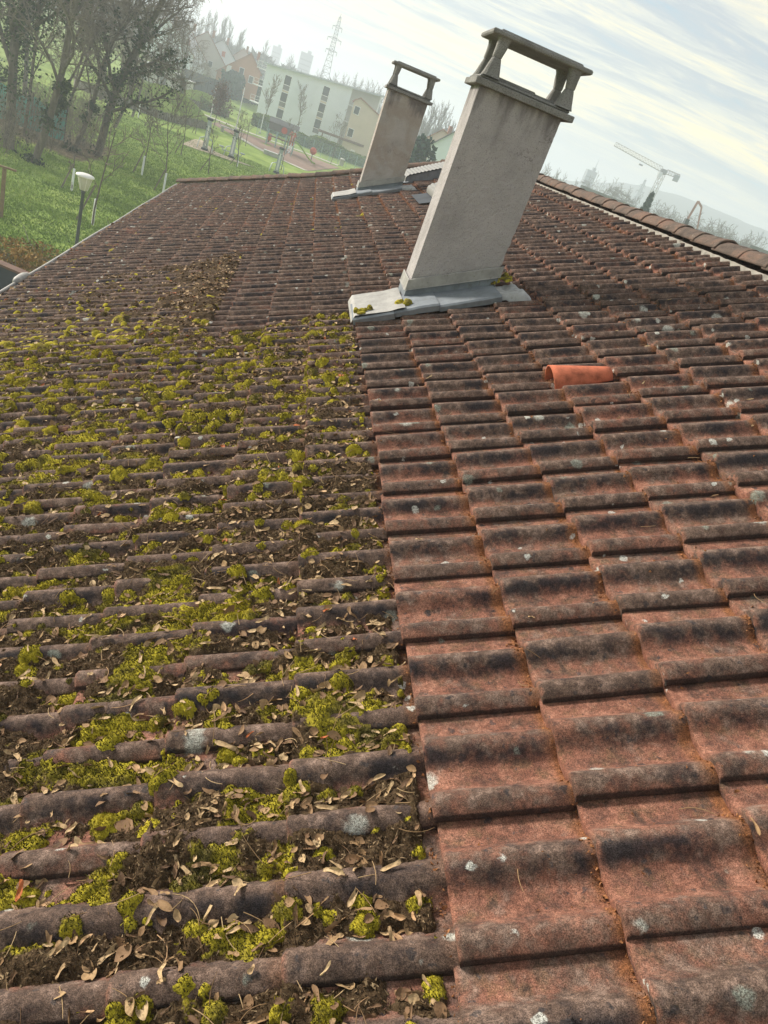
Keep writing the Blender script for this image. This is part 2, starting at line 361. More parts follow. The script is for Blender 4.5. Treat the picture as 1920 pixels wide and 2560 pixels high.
def mat_zinc(name, c, dirt=0.4):
    t = Nt(name, 0.6, 0.35)
    col = t.ramp(t.noise(9, 5, 0.65), (0.3, tuple(x * .72 for x in c)), (0.55, c), (0.75, tuple(min(1, x * 1.18) for x in c)))
    col = t.mix(t.math('MULTIPLY', t.rng(t.noise(22, 5, 0.7, stretch=(1, 1, .4)), 0.56, 0.72), dirt), col, (0.14, 0.12, 0.09))
    return t.done(col, t.bump(t.noise(14, 3), 0.01, 0.35), metal=0.12)
def mat_ridge():
    t = Nt('ridge_concrete', 0.95, 0.15)
    a = t.noise(5, 5, 0.65)
    col = t.ramp(a, (0.3, (0.07, 0.054, 0.046)), (0.45, (0.135, 0.103, 0.085)), (0.58, (0.19, 0.125, 0.095)), (0.75, (0.24, 0.125, 0.09)))
    col = t.mix(t.rng(t.noise(55, 4, 0.7), 0.52, 0.66), col, (0.10, 0.082, 0.07))
    col = t.mix(t.math('MULTIPLY', t.rng(t.noise(30, 3, 0.6), 0.64, 0.72), 0.6), col, (0.42, 0.38, 0.30))
    return t.done(col, t.bump(t.noise(60, 5, 0.75), 0.012, 1.0))
def mat_ground():
    t = Nt('lawn_ground', 0.95, 0.1); li, hz = t.attr('litter'), t.attr('far')
    g = t.ramp(t.noise(0.35, 5, 0.6), (0.3, (0.14, 0.21, 0.038)), (0.5, (0.23, 0.325, 0.06)), (0.68, (0.33, 0.41, 0.10)))
    g = t.mix(t.math('MULTIPLY', t.rng(t.noise(1.3, 5, 0.7), 0.55, 0.75), 0.55), g, (0.19, 0.16, 0.07))
    br = t.ramp(t.noise(2.2, 5, 0.7), (0.3, (0.06, 0.045, 0.026)), (0.5, (0.13, 0.098, 0.055)), (0.7, (0.22, 0.18, 0.10)))
    col = t.mix(t.rng(t.math('ADD', li, t.math('MULTIPLY', t.math('SUBTRACT', t.noise(0.5, 5, 0.7), 0.5), 1.0)), 0.35, 0.65), g, br)
    col = t.mix(hz, col, t.ramp(t.noise(0.02, 4), (0.35, (0.06, 0.075, 0.05)), (0.6, (0.13, 0.12, 0.09))))
    return t.done(col, t.bump(t.noise(3.5, 5, 0.7), 0.12, 0.8))
def mat_blade():
    t = Nt('grass_blade', 0.8, 0.15)
    return t.done(t.ramp(t.attr('rnd'), (0, (0.10, 0.165, 0.026)), (0.5, (0.21, 0.31, 0.055)), (0.85, (0.35, 0.43, 0.10)), (1, (0.30, 0.26, 0.12))))
def mat_bark(name='bark', c=(0.13, 0.105, 0.08)):
    t = Nt(name, 0.95, 0.1)
    col = t.ramp(t.noise(5, 5, 0.7, stretch=(1, 1, .3)), (0.3, tuple(x * .5 for x in c)), (0.55, c), (0.75, tuple(x * 1.6 for x in c)))
    return t.done(col, t.bump(t.noise(16, 4, stretch=(1, 1, .25)), 0.03, 0.7))
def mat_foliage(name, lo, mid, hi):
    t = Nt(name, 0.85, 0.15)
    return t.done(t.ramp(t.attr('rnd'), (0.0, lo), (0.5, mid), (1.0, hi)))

M = dict(
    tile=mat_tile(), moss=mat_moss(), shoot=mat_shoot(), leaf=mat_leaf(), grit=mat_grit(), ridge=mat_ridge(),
    stucco=mat_stucco('stucco_pale', (0.45, 0.415, 0.403), 0.7), stucco2=mat_stucco('stucco_stained', (0.46, 0.42, 0.39), 0.75, (0.36, 0.28, 0.215)),
    cap=mat_capconc(), zinc=mat_zinc('zinc_grey', (0.205, 0.225, 0.245), 0.65), zincl=mat_zinc('zinc_pale', (0.34, 0.325, 0.30), 0.65), lead=mat_zinc('lead_patch', (0.36, 0.355, 0.34), 0.8),
    mortar=plain('mortar', (0.32, 0.295, 0.255), 0.3, 14, 0.95, bump=0.006), ground=mat_ground(), blade=mat_blade(),
    bark=mat_bark('bark', (0.165, 0.138, 0.112)), bark_pale=mat_bark('bark_grey', (0.19, 0.165, 0.14)), twig=plain('twig_wood', (0.21, 0.172, 0.14), 0.4, 3, 0.95),
    twig_far=plain('twig_far', (0.13, 0.11, 0.10), 0.3, 1, 0.95),
    ivy=mat_foliage('ivy_leaf', (0.03, 0.045, 0.022), (0.065, 0.09, 0.036), (0.14, 0.17, 0.07)),
    hedge=mat_foliage('hedge_leaf', (0.05, 0.085, 0.025), (0.13, 0.19, 0.05), (0.30, 0.36, 0.10)),
    conifer=mat_foliage('conifer_needle', (0.015, 0.035, 0.028), (0.035, 0.07, 0.052), (0.07, 0.115, 0.08)),
    autumn=mat_foliage('autumn_leaf', (0.12, 0.14, 0.035), (0.28, 0.18, 0.055), (0.46, 0.25, 0.07)),
    russet=mat_foliage('russet_leaf', (0.09, 0.04, 0.03), (0.17, 0.075, 0.055), (0.26, 0.12, 0.08)),
    clay=plain('fresh_clay', (0.44, 0.125, 0.065), 0.42, 22, 0.9, bump=0.004),
    plaster=plain('white_plaster', (0.80, 0.85, 0.90), 0.06, 0.5, 0.9), cream=plain('cream_plaster', (0.62, 0.53, 0.42), 0.08, 0.5, 0.9),
    greyp=plain('grey_plaster', (0.55, 0.53, 0.48), 0.08, 0.5, 0.9), orange=plain('orange_plaster', (0.44, 0.235, 0.15), 0.1, 0.5, 0.9),
    pink=plain('pink_plaster', (0.60, 0.45, 0.40), 0.08, 0.5, 0.9),
    redroof=plain('red_roof', (0.34, 0.15, 0.095), 0.35, 2.0, 0.9), greyroof=plain('grey_roof', (0.17, 0.165, 0.165), 0.25, 1.0, 0.8),
    glass=plain('dark_glass', (0.035, 0.045, 0.05), 0.2, 1, 0.15), frame=plain('white_frame', (0.78, 0.78, 0.77), 0.05, 3, 0.5),
    steel=plain('galvanised_steel', (0.45, 0.49, 0.52), 0.2, 2, 0.45, 0.4), dark=plain('dark_metal', (0.045, 0.05, 0.055), 0.2, 3, 0.5),
    lamp=plain('lamp_post_paint', (0.11, 0.12, 0.13), 0.2, 4, 0.5), lampw=plain('lamp_white', (0.80, 0.78, 0.72), 0.05, 6, 0.4),
    milk=plain('lamp_bowl', (0.62, 0.60, 0.52), 0.08, 5, 0.25), guard=plain('white_guard', (0.78, 0.79, 0.78), 0.06, 6, 0.6),
    wood=plain('post_wood', (0.24, 0.165, 0.10), 0.3, 6, 0.9, bump=0.004), woodd=plain('brown_beam', (0.16, 0.09, 0.065), 0.25, 3, 0.85),
    pal=plain('palisade_wood', (0.23, 0.20, 0.16), 0.4, 2.5, 0.9, bump=0.02), conc=plain('concrete', (0.46, 0.44, 0.41), 0.15, 2, 0.9),
    sand=plain('sand_surface', (0.50, 0.40, 0.30), 0.15, 0.8, 0.95), mulch=plain('mulch', (0.27, 0.17, 0.13), 0.25, 1.5, 0.95),
    path=plain('path_gravel', (0.58, 0.54, 0.45), 0.1, 1.0, 0.95), red=plain('play_red', (0.52, 0.10, 0.06), 0.1, 3, 0.45),
    green=plain('play_green', (0.30, 0.46, 0.10), 0.1, 3, 0.45), teal=plain('teal_sheet', (0.10, 0.34, 0.29), 0.2, 1.5, 0.7),
    tealm=plain('teal_metal', (0.30, 0.44, 0.43), 0.15, 2, 0.6), van=plain('van_white', (0.76, 0.77, 0.78), 0.04, 1, 0.3),
    craney=plain('crane_paint', (0.20, 0.165, 0.12), 0.2, 1, 0.6), pumpp=plain('boom_paint', (0.48, 0.27, 0.25), 0.2, 1, 0.6),
    tower=plain('tower_grey', (0.20, 0.225, 0.245), 0.1, 0.05, 0.8), hill=plain('hill_wood', (0.07, 0.085, 0.07), 0.3, 0.01, 0.95),
    wall=plain('house_render', (0.60, 0.55, 0.47), 0.1, 1.5, 0.9, bump=0.004), slate=plain('dark_wall', (0.055, 0.062, 0.072), 0.3, 2.0, 0.85),
    shade=plain('shutter_slat', (0.24, 0.232, 0.215), 0.12, 8, 0.5),
)

# ------------------------------------------------------------------ the house we stand on
TILT = 0.028
G_, W_ = 0.3265, 0.30                                        # tile gauge (up the slope), cover width (along the eave)
C0, C1, Y0, RIDGE_S = -11, 8, -2.4, 2.92
HIP = ([-3.8, -3.4, -0.36, 1.0, 2.1, 2.7, 3.1], [18.1, 17.8, 15.0, 14.5, 14.05, 13.65, 13.4])
def y_hip(s): return np.interp(s, *HIP)
def prof(v):
    v = np.asarray(v, float)
    r1 = np.where(v < .035, (.016 + .024 * np.sin(np.clip(v / .035, 0, 1) * math.pi / 2)), .040 * (1 - smooth(.038, .092, v)))
    r2 = .042 * smooth(.130, .180, v) * (1 - smooth(.192, .250, v))
    return r1 + r2 + .001
def tile_h(s, y):
    u = np.mod(s, G_); v = np.mod(y, W_); return prof(v) - TILT * u / G_
VC = np.array([0, 0, .006, .014, .025, .037, .05, .063, .078, .092, .112, .130, .142, .153, .164, .175, .187, .200, .213, .226, .240, .255, .28, .312])
UR = np.array([[0, -.031], [0, -.005], [.006, 0], [.11, 0], [.22, 0], [.30, 0], [.318, 0], [.368, 0]])

house = thing('house', 'house with the weathered red tiled roof filling the foreground, half of it under moss', 'house', (0, 8, 0))
def build_tiles():
    mb = MB(); rng = np.random.default_rng(4)
    A, B = len(UR), len(VC)
    hp0 = prof(VC); hp0[0] = hp0[1] - .017
    hn = np.clip(prof(VC) / .041, 0, 1)
    i = np.arange(A * B).reshape(A, B)
    q = np.stack([i[:-1, :-1], i[1:, :-1], i[1:, 1:], i[:-1, 1:]], -1).reshape(-1, 4)
    for c in range(C0, C1 + 1):
        for r in range(int(math.floor(Y0 / W_)), 62):
            s0, y0 = c * G_, r * W_
            if y0 > y_hip(s0 + .1) - .05: continue
            j = rng.normal(size=5); rn = rng.random()
            near = 1.5 if y0 < 8 else 0.8
            U = UR[:, 0][:, None] + j[0] * .003 * near + 0 * VC
            Vv = VC[None] + j[1] * .0015 + (U - .16) * j[2] * .006 * near
            H = hp0[None] * (1 if True else 0) + UR[:, 1][:, None] - TILT * UR[:, 0][:, None] / G_ + .0030 * j[3] + .005 * j[4] * (U - .16) * near
            P = roof(s0 + U, y0 + Vv, H)
            if s0 < -0.05 and y0 < 4.6: wz = .18
            elif y0 < 9: wz = .92 - .80 * float(smooth(0.6, 4.0, y0)) + .1 * (s0 > 2)
            else: wz = .66
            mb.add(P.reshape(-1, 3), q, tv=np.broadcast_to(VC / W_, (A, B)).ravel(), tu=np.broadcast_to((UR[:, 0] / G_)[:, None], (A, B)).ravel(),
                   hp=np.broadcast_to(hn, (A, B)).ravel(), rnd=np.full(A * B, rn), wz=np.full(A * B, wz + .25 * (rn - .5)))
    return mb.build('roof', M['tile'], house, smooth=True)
roof_obj = build_tiles()
mb = MB()                                                    # slopes on the far side and under-roof boarding
ye = 18.1
rt, rn_ = roof(RIDGE_S, -2.4, -.03), roof(RIDGE_S, 13.4, -.03)
e0, e1 = roof(-3.62, -2.4, -.06), roof(-3.62, 18.1, -.06)
wid = (rt - e0)[0]
b0, b1 = rt + [wid, 0, -(rt - e0)[2]], rn_ + [wid, ye - 13.4 + .7, -(rt - e0)[2]]
V = [rt, rn_, b1, b0, e1]
mb.add(V, [[3, 2, 1, 0]]); mb.add(V, [[1, 2, 4]])
mb.build('back_slope', M['redroof'], house)
mb = MB(); mb.grid(np.array([[e0, e1], [rt + [0, 0, -.03], rn_ + [0, 0, -.03]]])); mb.build('boarding', M['woodd'], house)
mb = MB(); xw0, xw1 = -2.28, 2 * rt[0] + 2.28; zt = 5.35
mb.add([(xw0, -2.3, 0), (xw1, -2.3, 0), (xw1, 17.3, 0), (xw0, 17.3, 0), (xw0, -2.3, zt), (xw1, -2.3, zt), (xw1, 17.3, zt), (xw0, 17.3, zt)],
       np.array([[0, 1, 5, 4], [1, 2, 6, 5], [2, 3, 7, 6], [3, 0, 4, 7]]))
mb.add([(xw0, -2.3, zt), (xw1, -2.3, zt), (rt[0], -2.3, rt[2] - .1)], [[0, 1, 2]]); mb.build('wall', M['wall'], house)

# ridge capping, hip capping, their mortar
def cap_run(name, pts, L, r0, r1, n, drop, mat, seed):
    rng = np.random.default_rng(seed); pts = np.asarray(pts); seg = np.linalg.norm(np.diff(pts, axis=0), axis=1); cum = np.concatenate([[0], np.cumsum(seg)])
    def at(t): return np.array([np.interp(t, cum, pts[:, k]) for k in range(3)])
    mb = MB(); t = 0.0; K = 17; a = np.linspace(.16, math.pi - .16, n)
    while t < cum[-1] - .02:
        j = rng.normal(size=6) * .004
        P0, P1 = at(t) + [0, 0, j[0]], at(min(t + L + .05, cum[-1])) + [0, 0, j[1] - .004]
        ax = (P1 - P0) / np.linalg.norm(P1 - P0); side = np.cross(ax, [0, 0, 1]); side /= np.linalg.norm(side); up = np.cross(side, ax)
        rows = []
        prof_r = [(0, -.012), (0.002, -.001), (.015, .002), (.05, .002), (.075, 0)] + [(x, 0) for x in np.linspace(.15, 1, K - 5)]
        for x, dr in prof_r:
            rr = (r0 + (r1 - r0) * x + dr) * (1 + j[2])
            c = P0 + (P1 - P0) * x
            wob = 1 + .09 * (fbm(a * 5 + t * 7, a * 0 + (t + x * L) * 16, seed, 3) - .5)
            rows.append(c + (np.cos(a) * rr * wob)[:, None] * side + (np.sin(a) * rr * wob * .92)[:, None] * up)
        mb.grid(np.array(rows)); t += L
    o = mb.build(name, mat, house, smooth=True); md = o.modifiers.new('thickness', 'SOLIDIFY'); md.thickness = .016; md.offset = -1; return o
cap_run('ridge_capping', [roof(RIDGE_S, y, .0) for y in np.linspace(-2.4, 13.5, 60)], .36, .121, .115, 22, 0, M['ridge'], 5)
hs = np.linspace(3.0, -3.62, 40); cap_run('hip_capping', [roof(s, y_hip(s), .01) for s in hs[::-1]], .37, .125, .105, 16, 0, M['ridge'], 6)
mb = MB(); ys = np.arange(-2.4, 13.4, .03); tt = np.linspace(0, 1, 7)
S = 2.785 + .030 * tt[None] + (.022 * (fbm(ys * 9, ys * 0, 3) - .5) * 2)[:, None] * (1 - tt[None]); H = -.036 + .070 * tt[None] + .010 * (fbm(ys[:, None] * 20 + tt * 3, tt[None] * 6 + 0 * ys[:, None], 9) - .5)
mb.grid(roof(S, ys[:, None] + 0 * S, H)); mb.build('ridge_mortar', M['mortar'], house, smooth=True)
mb = MB()
for q, dh in ((-.16, -.02), ): 
    sl = np.linspace(-3.6, 2.9, 160); P = [roof(sl + 0 * sl, y_hip(sl) - .15 + .05 * k, -.01 + .03 * k + .01 * (fbm(sl * 8, sl * 0 + k, 4) - .5)) for k in range(4)]
    mb.grid(np.array(P)); mb.build('hip_mortar', M['mortar'], house, smooth=True)

# gutter along the eave
mb = MB(); ys = np.linspace(-2.4, 18.05, 60); a = np.linspace(math.radians(-5), math.radians(-180), 11); gc = roof(-3.655, ys, -.035)
sag = .006 * np.sin(ys * 1.9)
outer = gc[:, None] + np.stack([.066 * np.cos(a)[None] + 0 * ys[:, None], 0 * a[None] + 0 * ys[:, None], .066 * np.sin(a)[None] + sag[:, None]], -1)
mb.grid(outer); mb.tubes((gc + np.stack([-.070 + 0 * ys, 0 * ys, .006 + sag], -1))[None], np.full((1, len(ys)), .020), 8)
g = mb.build('gutter', M['zincl'], house, smooth=True); g.modifiers.new('thickness', 'SOLIDIFY').thickness = .003
mb = MB(); pc = roof(-3.655, 7.9, -.0) + [-.055, 0, -.01]
mb.lathe((0, 0, 0), [(.001, -.20), (.035, -.185), (.052, -.10), (.055, 0), (.052, .10), (.035, .185), (.001, .20)], 14)
mb.V[0] = mb.V[0][:, [0, 2, 1]] + pc; mb.V[1] = mb.V[1][:, [0, 2, 1]] + pc; mb.V[2] = mb.V[2][:, [0, 2, 1]] + pc
mb.build('gutter_outlet', M['zincl'], g, smooth=True)
for y in np.arange(5.2, 18, .62):
    mb = MB(); c = roof(-3.655, y, -.035); mb.tube([c + [.07, 0, .01], c + [0, 0, .014], c + [-.075, 0, .012]], .006, 5); mb.build('gutter_bracket', M['zinc'], g)
mb = MB(); c = roof(-3.655, 17.7, -.1); mb.tube([c, c + [.1, 0, -.25], (xw0 - .06, 17.2, 4.7), (xw0 - .06, 17.2, .1)], .04, 10); mb.build('downpipe', M['zincl'], house, smooth=True)

def roof_z(x, y, h=0.0): s = (x - RO[0]) / RD[0]; return RO[2] + s * RD[2] + h / RN[2]

def chimney(label, x0, x1, y0, y1, zt, slab, cap, mat, seed, capdz, legkind):
    zb = roof_z(x0, y0) - .25
    mb = MB()
    def wall(A, B, n1, n2, nrm, crumble):                     # rough rendered face
        u, w = np.meshgrid(np.linspace(0, 1, n1), np.linspace(0, 1, n2), indexing='ij')
        P = A + u[..., None] * (B - A) + w[..., None] * np.array([0, 0, zt - zb])
        dsp = (fbm(u * 30 + seed, w * 60, seed, 4) - .5) * .008 * np.minimum(1, np.minimum(u, 1 - u) * 25 + .0)
        return P + dsp[..., None] * np.asarray(nrm)
    c00, c10, c11, c01 = [np.array(p) for p in ((x0, y0, zb), (x1, y0, zb), (x1, y1, zb), (x0, y1, zb))]
    nz = 90
    w = np.linspace(0, 1, nz); ch = (fbm(w * 40, w * 0 + seed, seed + 3, 4) - .5) * .028 * smooth(.72, .45, w) + (fbm(w * 60, w * 0, seed + 5) - .5) * .004
    faces = [wall(c00, c10, 40, nz, (0, -1, 0), 1), wall(c10, c11, 20, nz, (1, 0, 0), 0), wall(c11, c01, 40, nz, (0, 1, 0), 0), wall(c01, c00, 20, nz, (-1, 0, 0), 0)]
    faces[0][-3:, :, 0] += ch * np.array([.3, .7, 1])[:, None]; faces[0][-2:, :, 1] += np.abs(ch) * np.array([.4, 1])[:, None]
    faces[1][0, :, 0] += ch; faces[1][0, :, 1] += np.abs(ch); faces[1][1, :, 0] += ch * .6
    for f in faces: mb.grid(f)
    mb.add([(x0, y0, zt), (x1, y0, zt), (x1, y1, zt), (x0, y1, zt)], [[0, 1, 2, 3]])
    ch_ = mb.build('chimney', mat, house); tag(ch_, label)
    def rough_box(x0_, x1_, y0_, y1_, z0_, z1_, b=.006):
        m = MB(); m.box(((x0_ + x1_) / 2, (y0_ + y1_) / 2, (z0_ + z1_) / 2), (x1_ - x0_, y1_ - y0_, z1_ - z0_), bev=b); return m
    ov = .045
    m = rough_box(x0 - ov, x1 + ov + .02, y0 - ov, y1 + ov, zt + .001, zt + .040, .004); m.box(((x0 + x1) / 2, (y0 + y1) / 2, zt + .040 + slab / 2), (x1 - x0 + .05, y1 - y0 + .05, slab), bev=.015)
    if legkind: m.box((x0 + .24, (y0 + y1) / 2, zt + .043 + slab + .010), (.27, y1 - y0 - .08, .022), bev=.004); m.box((x0 + .45, (y0 + y1) / 2, zt + .043 + slab + .006), (.16, y1 - y0 - .08, .014), bev=.004)
    m.build('crown_slab', M['cap'], ch_)
    zl0, zl1 = zt + .040 + slab, zt + capdz
    for lx in (x0 + .045, x1 - .025):
        for ly in (y0 + .012, y1 - .025):
            m = MB(); sgn = 1 if lx < (x0 + x1) / 2 else -1; sy = 1 if ly < (y0 + y1) / 2 else -1
            rows = []; prof_l = [(0, .060, 0), (.12, .050, 0), (.30, .040, .0), (.46, .030, 0), (.49, .028, 0), (.50, .024, 0), (.51, .028, 0), (.56, .030, 0), (.74, .034, .006), (.90, .037, .008), (1, .046, .010)]
            for t, hw, off in prof_l:
                z = zl0 + (zl1 - zl0) * t; cx, cy = lx + sgn * off, ly; wx = hw if legkind else hw * 1.05; wy = hw * .9
                bx = wx * .28
                rows.append([(cx - wx, cy - wy + bx, z), (cx - wx + bx, cy - wy, z), (cx + wx - bx, cy - wy, z), (cx + wx, cy - wy + bx, z), (cx + wx, cy + wy - bx, z), (cx + wx - bx, cy + wy, z), (cx - wx + bx, cy + wy, z), (cx - wx, cy + wy - bx, z), (cx - wx, cy - wy + bx, z)])
            m.grid(np.array(rows)[::-1]); m.build('cap_leg', M['cap'], ch_)
    m = MB(); hw = ov - .002
    m.box(((x0 + x1) / 2 + .01, (y0 + y1) / 2, zl1 + cap * .5), (x1 - x0 + 2 * hw + .02, y1 - y0 + 2 * hw, cap), bev=.008)
    m.box(((x0 + x1) / 2 + .01, (y0 + y1) / 2, zl1 + cap + .007), (x1 - x0 + 2 * hw - .10, y1 - y0 + 2 * hw - .10, .016), bev=.007)
    m.build('cap_slab', M['cap'], ch_)
    # zinc: upstand, counter band, apron in folded lengths, side wings
    def strip(h0, h1, proud, y0f, mat_, nm, nails=False):
        m = MB()
        for A, B, nr in (((x0 - proud, y0 - proud), (x1 + proud, y0 - proud), None), ((x0 - proud, y0 - proud), (x0 - proud, y1 + .02), None), ((x1 + proud, y0 - proud), (x1 + proud, y1 + .02), None)):
            n = 14; xs = np.linspace(A[0], B[0], n); yy = np.linspace(A[1], B[1], n); hh = np.array([h0, h0 + .004, h1 - .004, h1])
            Z = roof_z(xs, yy)[None] + hh[:, None]; out = np.array([.010, 0, 0, -.006])
            dx, dy = (0, -1) if A[1] == B[1] else ((-1, 0) if A[0] < (x0 + x1) / 2 else (1, 0))
            P = np.stack([xs[None] + out[:, None] * dx + 0 * Z, yy[None] + out[:, None] * dy + 0 * Z, Z], -1); m.grid(P)
        if nails:
            for f in (.20, .72): 
                x = x0 + (x1 - x0) * f; m.lathe((x, 0, 0), [(.008, 0), (.008, .004), (.003, .007)], 8); V_ = m.V[-3:]
                for k in (-3, -2, -1): vv = m.V[k] - [x, 0, 0]; m.V[k] = np.stack([vv[:, 0] + x, y0 - proud - vv[:, 2], vv[:, 1] + roof_z(x, y0) + (h0 + h1) / 2], -1)
        m.build(nm, mat_, ch_)
    strip(.055, .145, .012, 0, M['zinc'], 'upstand'); strip(.140, .222, .020, 0, M['zincl'], 'counter_band', True)
    yr = y0 - RO[1]; sL = (x0 - RO[0]) / RD[0]; sR = (x1 - RO[0]) / RD[0]
    m = MB(); rng = np.random.default_rng(seed + 9); base = [sL - .37, sL - .07, sL + .25, sR + .03]
    for k in range(3):
        n = 12; s = np.linspace(base[k], base[k + 1] - .003, n); dy = -.37 + .010 * k + .004 * rng.normal(); hk = .066 + .012 * (k == 1) + .006 * (k == 2)
        wav = .012 * (fbm(s * 6, s * 0 + k, seed) - .5) + .010 * np.linspace(-.5, .5, n)
        rows = [roof(s, yr + dy + .006, hk - .048 + wav * .4), roof(s, yr + dy, hk - .012 + wav), roof(s, yr + dy + .012, hk + wav), roof(s, yr + dy + .18, hk + .004 + wav * .6), roof(s, yr + .01, hk + .004)]
        m.grid(np.array(rows)[:, ::1])
    m.build('apron', M['zinc'], ch_, smooth=False)
    m = MB(); s = np.linspace(sL - .385, sL + .01, 22); yy = np.linspace(yr - .355, yr + .24, 26); S, Y = np.meshgrid(s, yy, indexing='ij')
    m.grid(roof(S, Y, .078 + .004 * (fbm(S * 14, Y * 3.2, seed + 1) - .5) * 2 + .012 * smooth(sL - .12, sL, S) - .045 * smooth(sL - .35, sL - .385, S))); m.build('side_wing', M['zincl'], ch_, smooth=True)
    m = MB(); s = np.linspace(sR, sR + .25, 22); yy = np.linspace(yr - .31, yr + .02, 22); S, Y = np.meshgrid(s, yy, indexing='ij')
    m.grid(roof(S, Y + .02 * np.sin(S * 20), .052 + .030 * (fbm(S * 12, Y * 9, seed + 2) - .5) * 2 + .02 * smooth(sR + .12, sR, S) - .05 * smooth(yr - .29, yr - .31, Y) - .04 * smooth(sR + .20, sR + .25, S + .05 * (fbm(Y * 20, S * 3, 5) - .5)))); m.build('lead_patch', M['lead'], ch_, smooth=True)
    return ch_
chimney('near grey rendered chimney with clean pale sides and open concrete cap', .955, 1.555, 5.28, 5.60, .40 + CAMZ, .022, .030, M['stucco'], 11, .285, True)
chimney('farther chimney stained brown, under a thin open concrete cap', .915, 1.535, 12.10, 12.42, .425 + CAMZ, .030, .034, M['stucco2'], 23, .325, False)

def roof_window(label, s0, s1, y0, y1, hl, hh, dark):
    m = MB(); n = 320; s = np.linspace(s0, s1, n); t = (s - s0) / (s1 - s0)
    top = hl + (hh - hl) * t; lip = .10; rr = np.clip((s - s0) / lip, 0, 1); top = top - .09 * (1 - np.sqrt(1 - (1 - rr) ** 2))
    rib = .011 * np.abs(np.sin((s - s0) * math.pi / .062)); yy = np.array([y0, y0 + .02, y1 - .02, y1])
    m.grid(roof(s[None] + 0 * yy[:, None], yy[:, None] + 0 * s[None], top[None] + rib[None] * 1.0)[::-1])
    w = m.build('roof_window', M['shade'], house); tag(w, label)
    m = MB()
    for y in (y0 + .012, y1 - .012):
        P = np.array([roof(s, y, -.03 + 0 * s), roof(s, y, top - .014)]); m.grid(P if y < (y0 + y1) / 2 else P[::-1])
    m.grid(np.array([roof(np.full(2, s0 + .012), np.array([y0, y1]), np.full(2, -.03)), roof(np.full(2, s0 + .012), np.array([y0, y1]), np.full(2, hl - .07))])[::-1])
    m.grid(np.array([roof(np.full(2, s1), np.array([y0, y1]), np.full(2, -.03)), roof(np.full(2, s1), np.array([y0, y1]), np.full(2, hh))]))
    m.build('kerb', M['zinc'], w)
    m = MB(); S, Y = np.meshgrid(np.linspace(s0 - .22, s0 + .05, 10), np.linspace(y0 - .12, y1 + .05, 14), indexing='ij'); m.grid(roof(S, Y, .045 + .012 * (fbm(S * 9, Y * 9, 8) - .5))); m.build('flashing', M['slate' if dark else 'zinc'], w, smooth=True)
roof_window('far roof window closed by a pale ribbed shutter, beside the stained chimney', 1.17, 2.30, 12.05, 12.95, .13, .20, False)
roof_window('near roof window with ribbed shutter, mostly hidden behind the pale chimney', 1.30, 2.1, 9.5, 10.3, .15, .2, True)

# ------------------------------------------------------------------ loose clay pieces
def half_pipe(label, s, y, L, r0, r1, h, skew):
    a = np.linspace(-.05, math.pi + .05, 22); P = []
    for t in np.linspace(0, 1, 10):
        rr = r0 + (r1 - r0) * t; P.append(roof(s + L * t + .0 * a, y + np.cos(a) * rr + skew * t, h + np.sin(a) * rr * 1.05))
    m = MB(); m.grid(np.array(P)); o = m.build('clay_piece', M['clay'], None, smooth=True, origin=roof(s, y, h))
    md = o.modifiers.new('thickness', 'SOLIDIFY'); md.thickness = .009; md.offset = -1
    tag(o, label, 'clay tile')
half_pipe('bright orange half round clay piece lying on the tiles right of the near chimney', .955, 2.735, .315, .090, .042, -.006, .0)

# ------------------------------------------------------------------ moss, litter
def mdens(s, y):
    wob = .05 * (fbm(y * 3.1, s * 0 + 1.5, 31) - .5)
    near = smooth(-.005, -.035, s + wob * .5) * smooth(4.62, 4.50, y + .35 * (fbm(s * 3, y * 0, 33) - .5))
    e = -1.07 + .10 * smooth(5, 8, y) * 0
    far = smooth(e, e - .05, s + wob) * smooth(8.3, 7.2, y + .6 * (fbm(s * 1.3, y * 1.3, 34) - .5))
    return np.maximum(near, far)
def cushion_list():
    rng = np.random.default_rng(77); n = 15000
    s = rng.uniform(-3.62, .02, n); y = rng.uniform(-.5, 8.6, n)
    # cushions sit in the pans, mostly
    v = np.mod(y, W_); inpan = ((v > .075) & (v < .15)) | (v > .225)
    yell = fbm(s * 1.1 + 3, y * 1.1, 41)
    keep = (rng.random(n) < mdens(s, y) * np.where(inpan, 1.0, .26) * smooth(.20, .56, yell + .26 * smooth(-.2, -1.6, s) + .16 * smooth(1, 3, y)) * (1.05 + .8 * smooth(1.2, 2.6, y)) * (1 - .20 * smooth(5.5, 7.8, y)))
    s, y = s[keep], y[keep]; r = (.010 + .028 * rng.random(len(s)) ** 1.4) * (1 + .35 * smooth(1.5, 4, y)) * (1 - .42 * smooth(4.8, 6.5, y))
    h = r * rng.uniform(.40, .90, len(s)); g = rng.random(len(s))
    # thin strip of cushions along the edge of the cleaned tiles and under the apron
    ns = 90; ys = rng.uniform(-.3, 4.5, ns); s2 = -.012 - .02 * rng.random(ns)
    s = np.concatenate([s, s2]); y = np.concatenate([y, ys]); r = np.concatenate([r, .006 + .014 * rng.random(ns)]); h = np.concatenate([h, .012 + .012 * rng.random(ns)]); g = np.concatenate([g, rng.random(ns)])
    return s, y, r, h, g
CUSH = cushion_list()
GRIDS = []
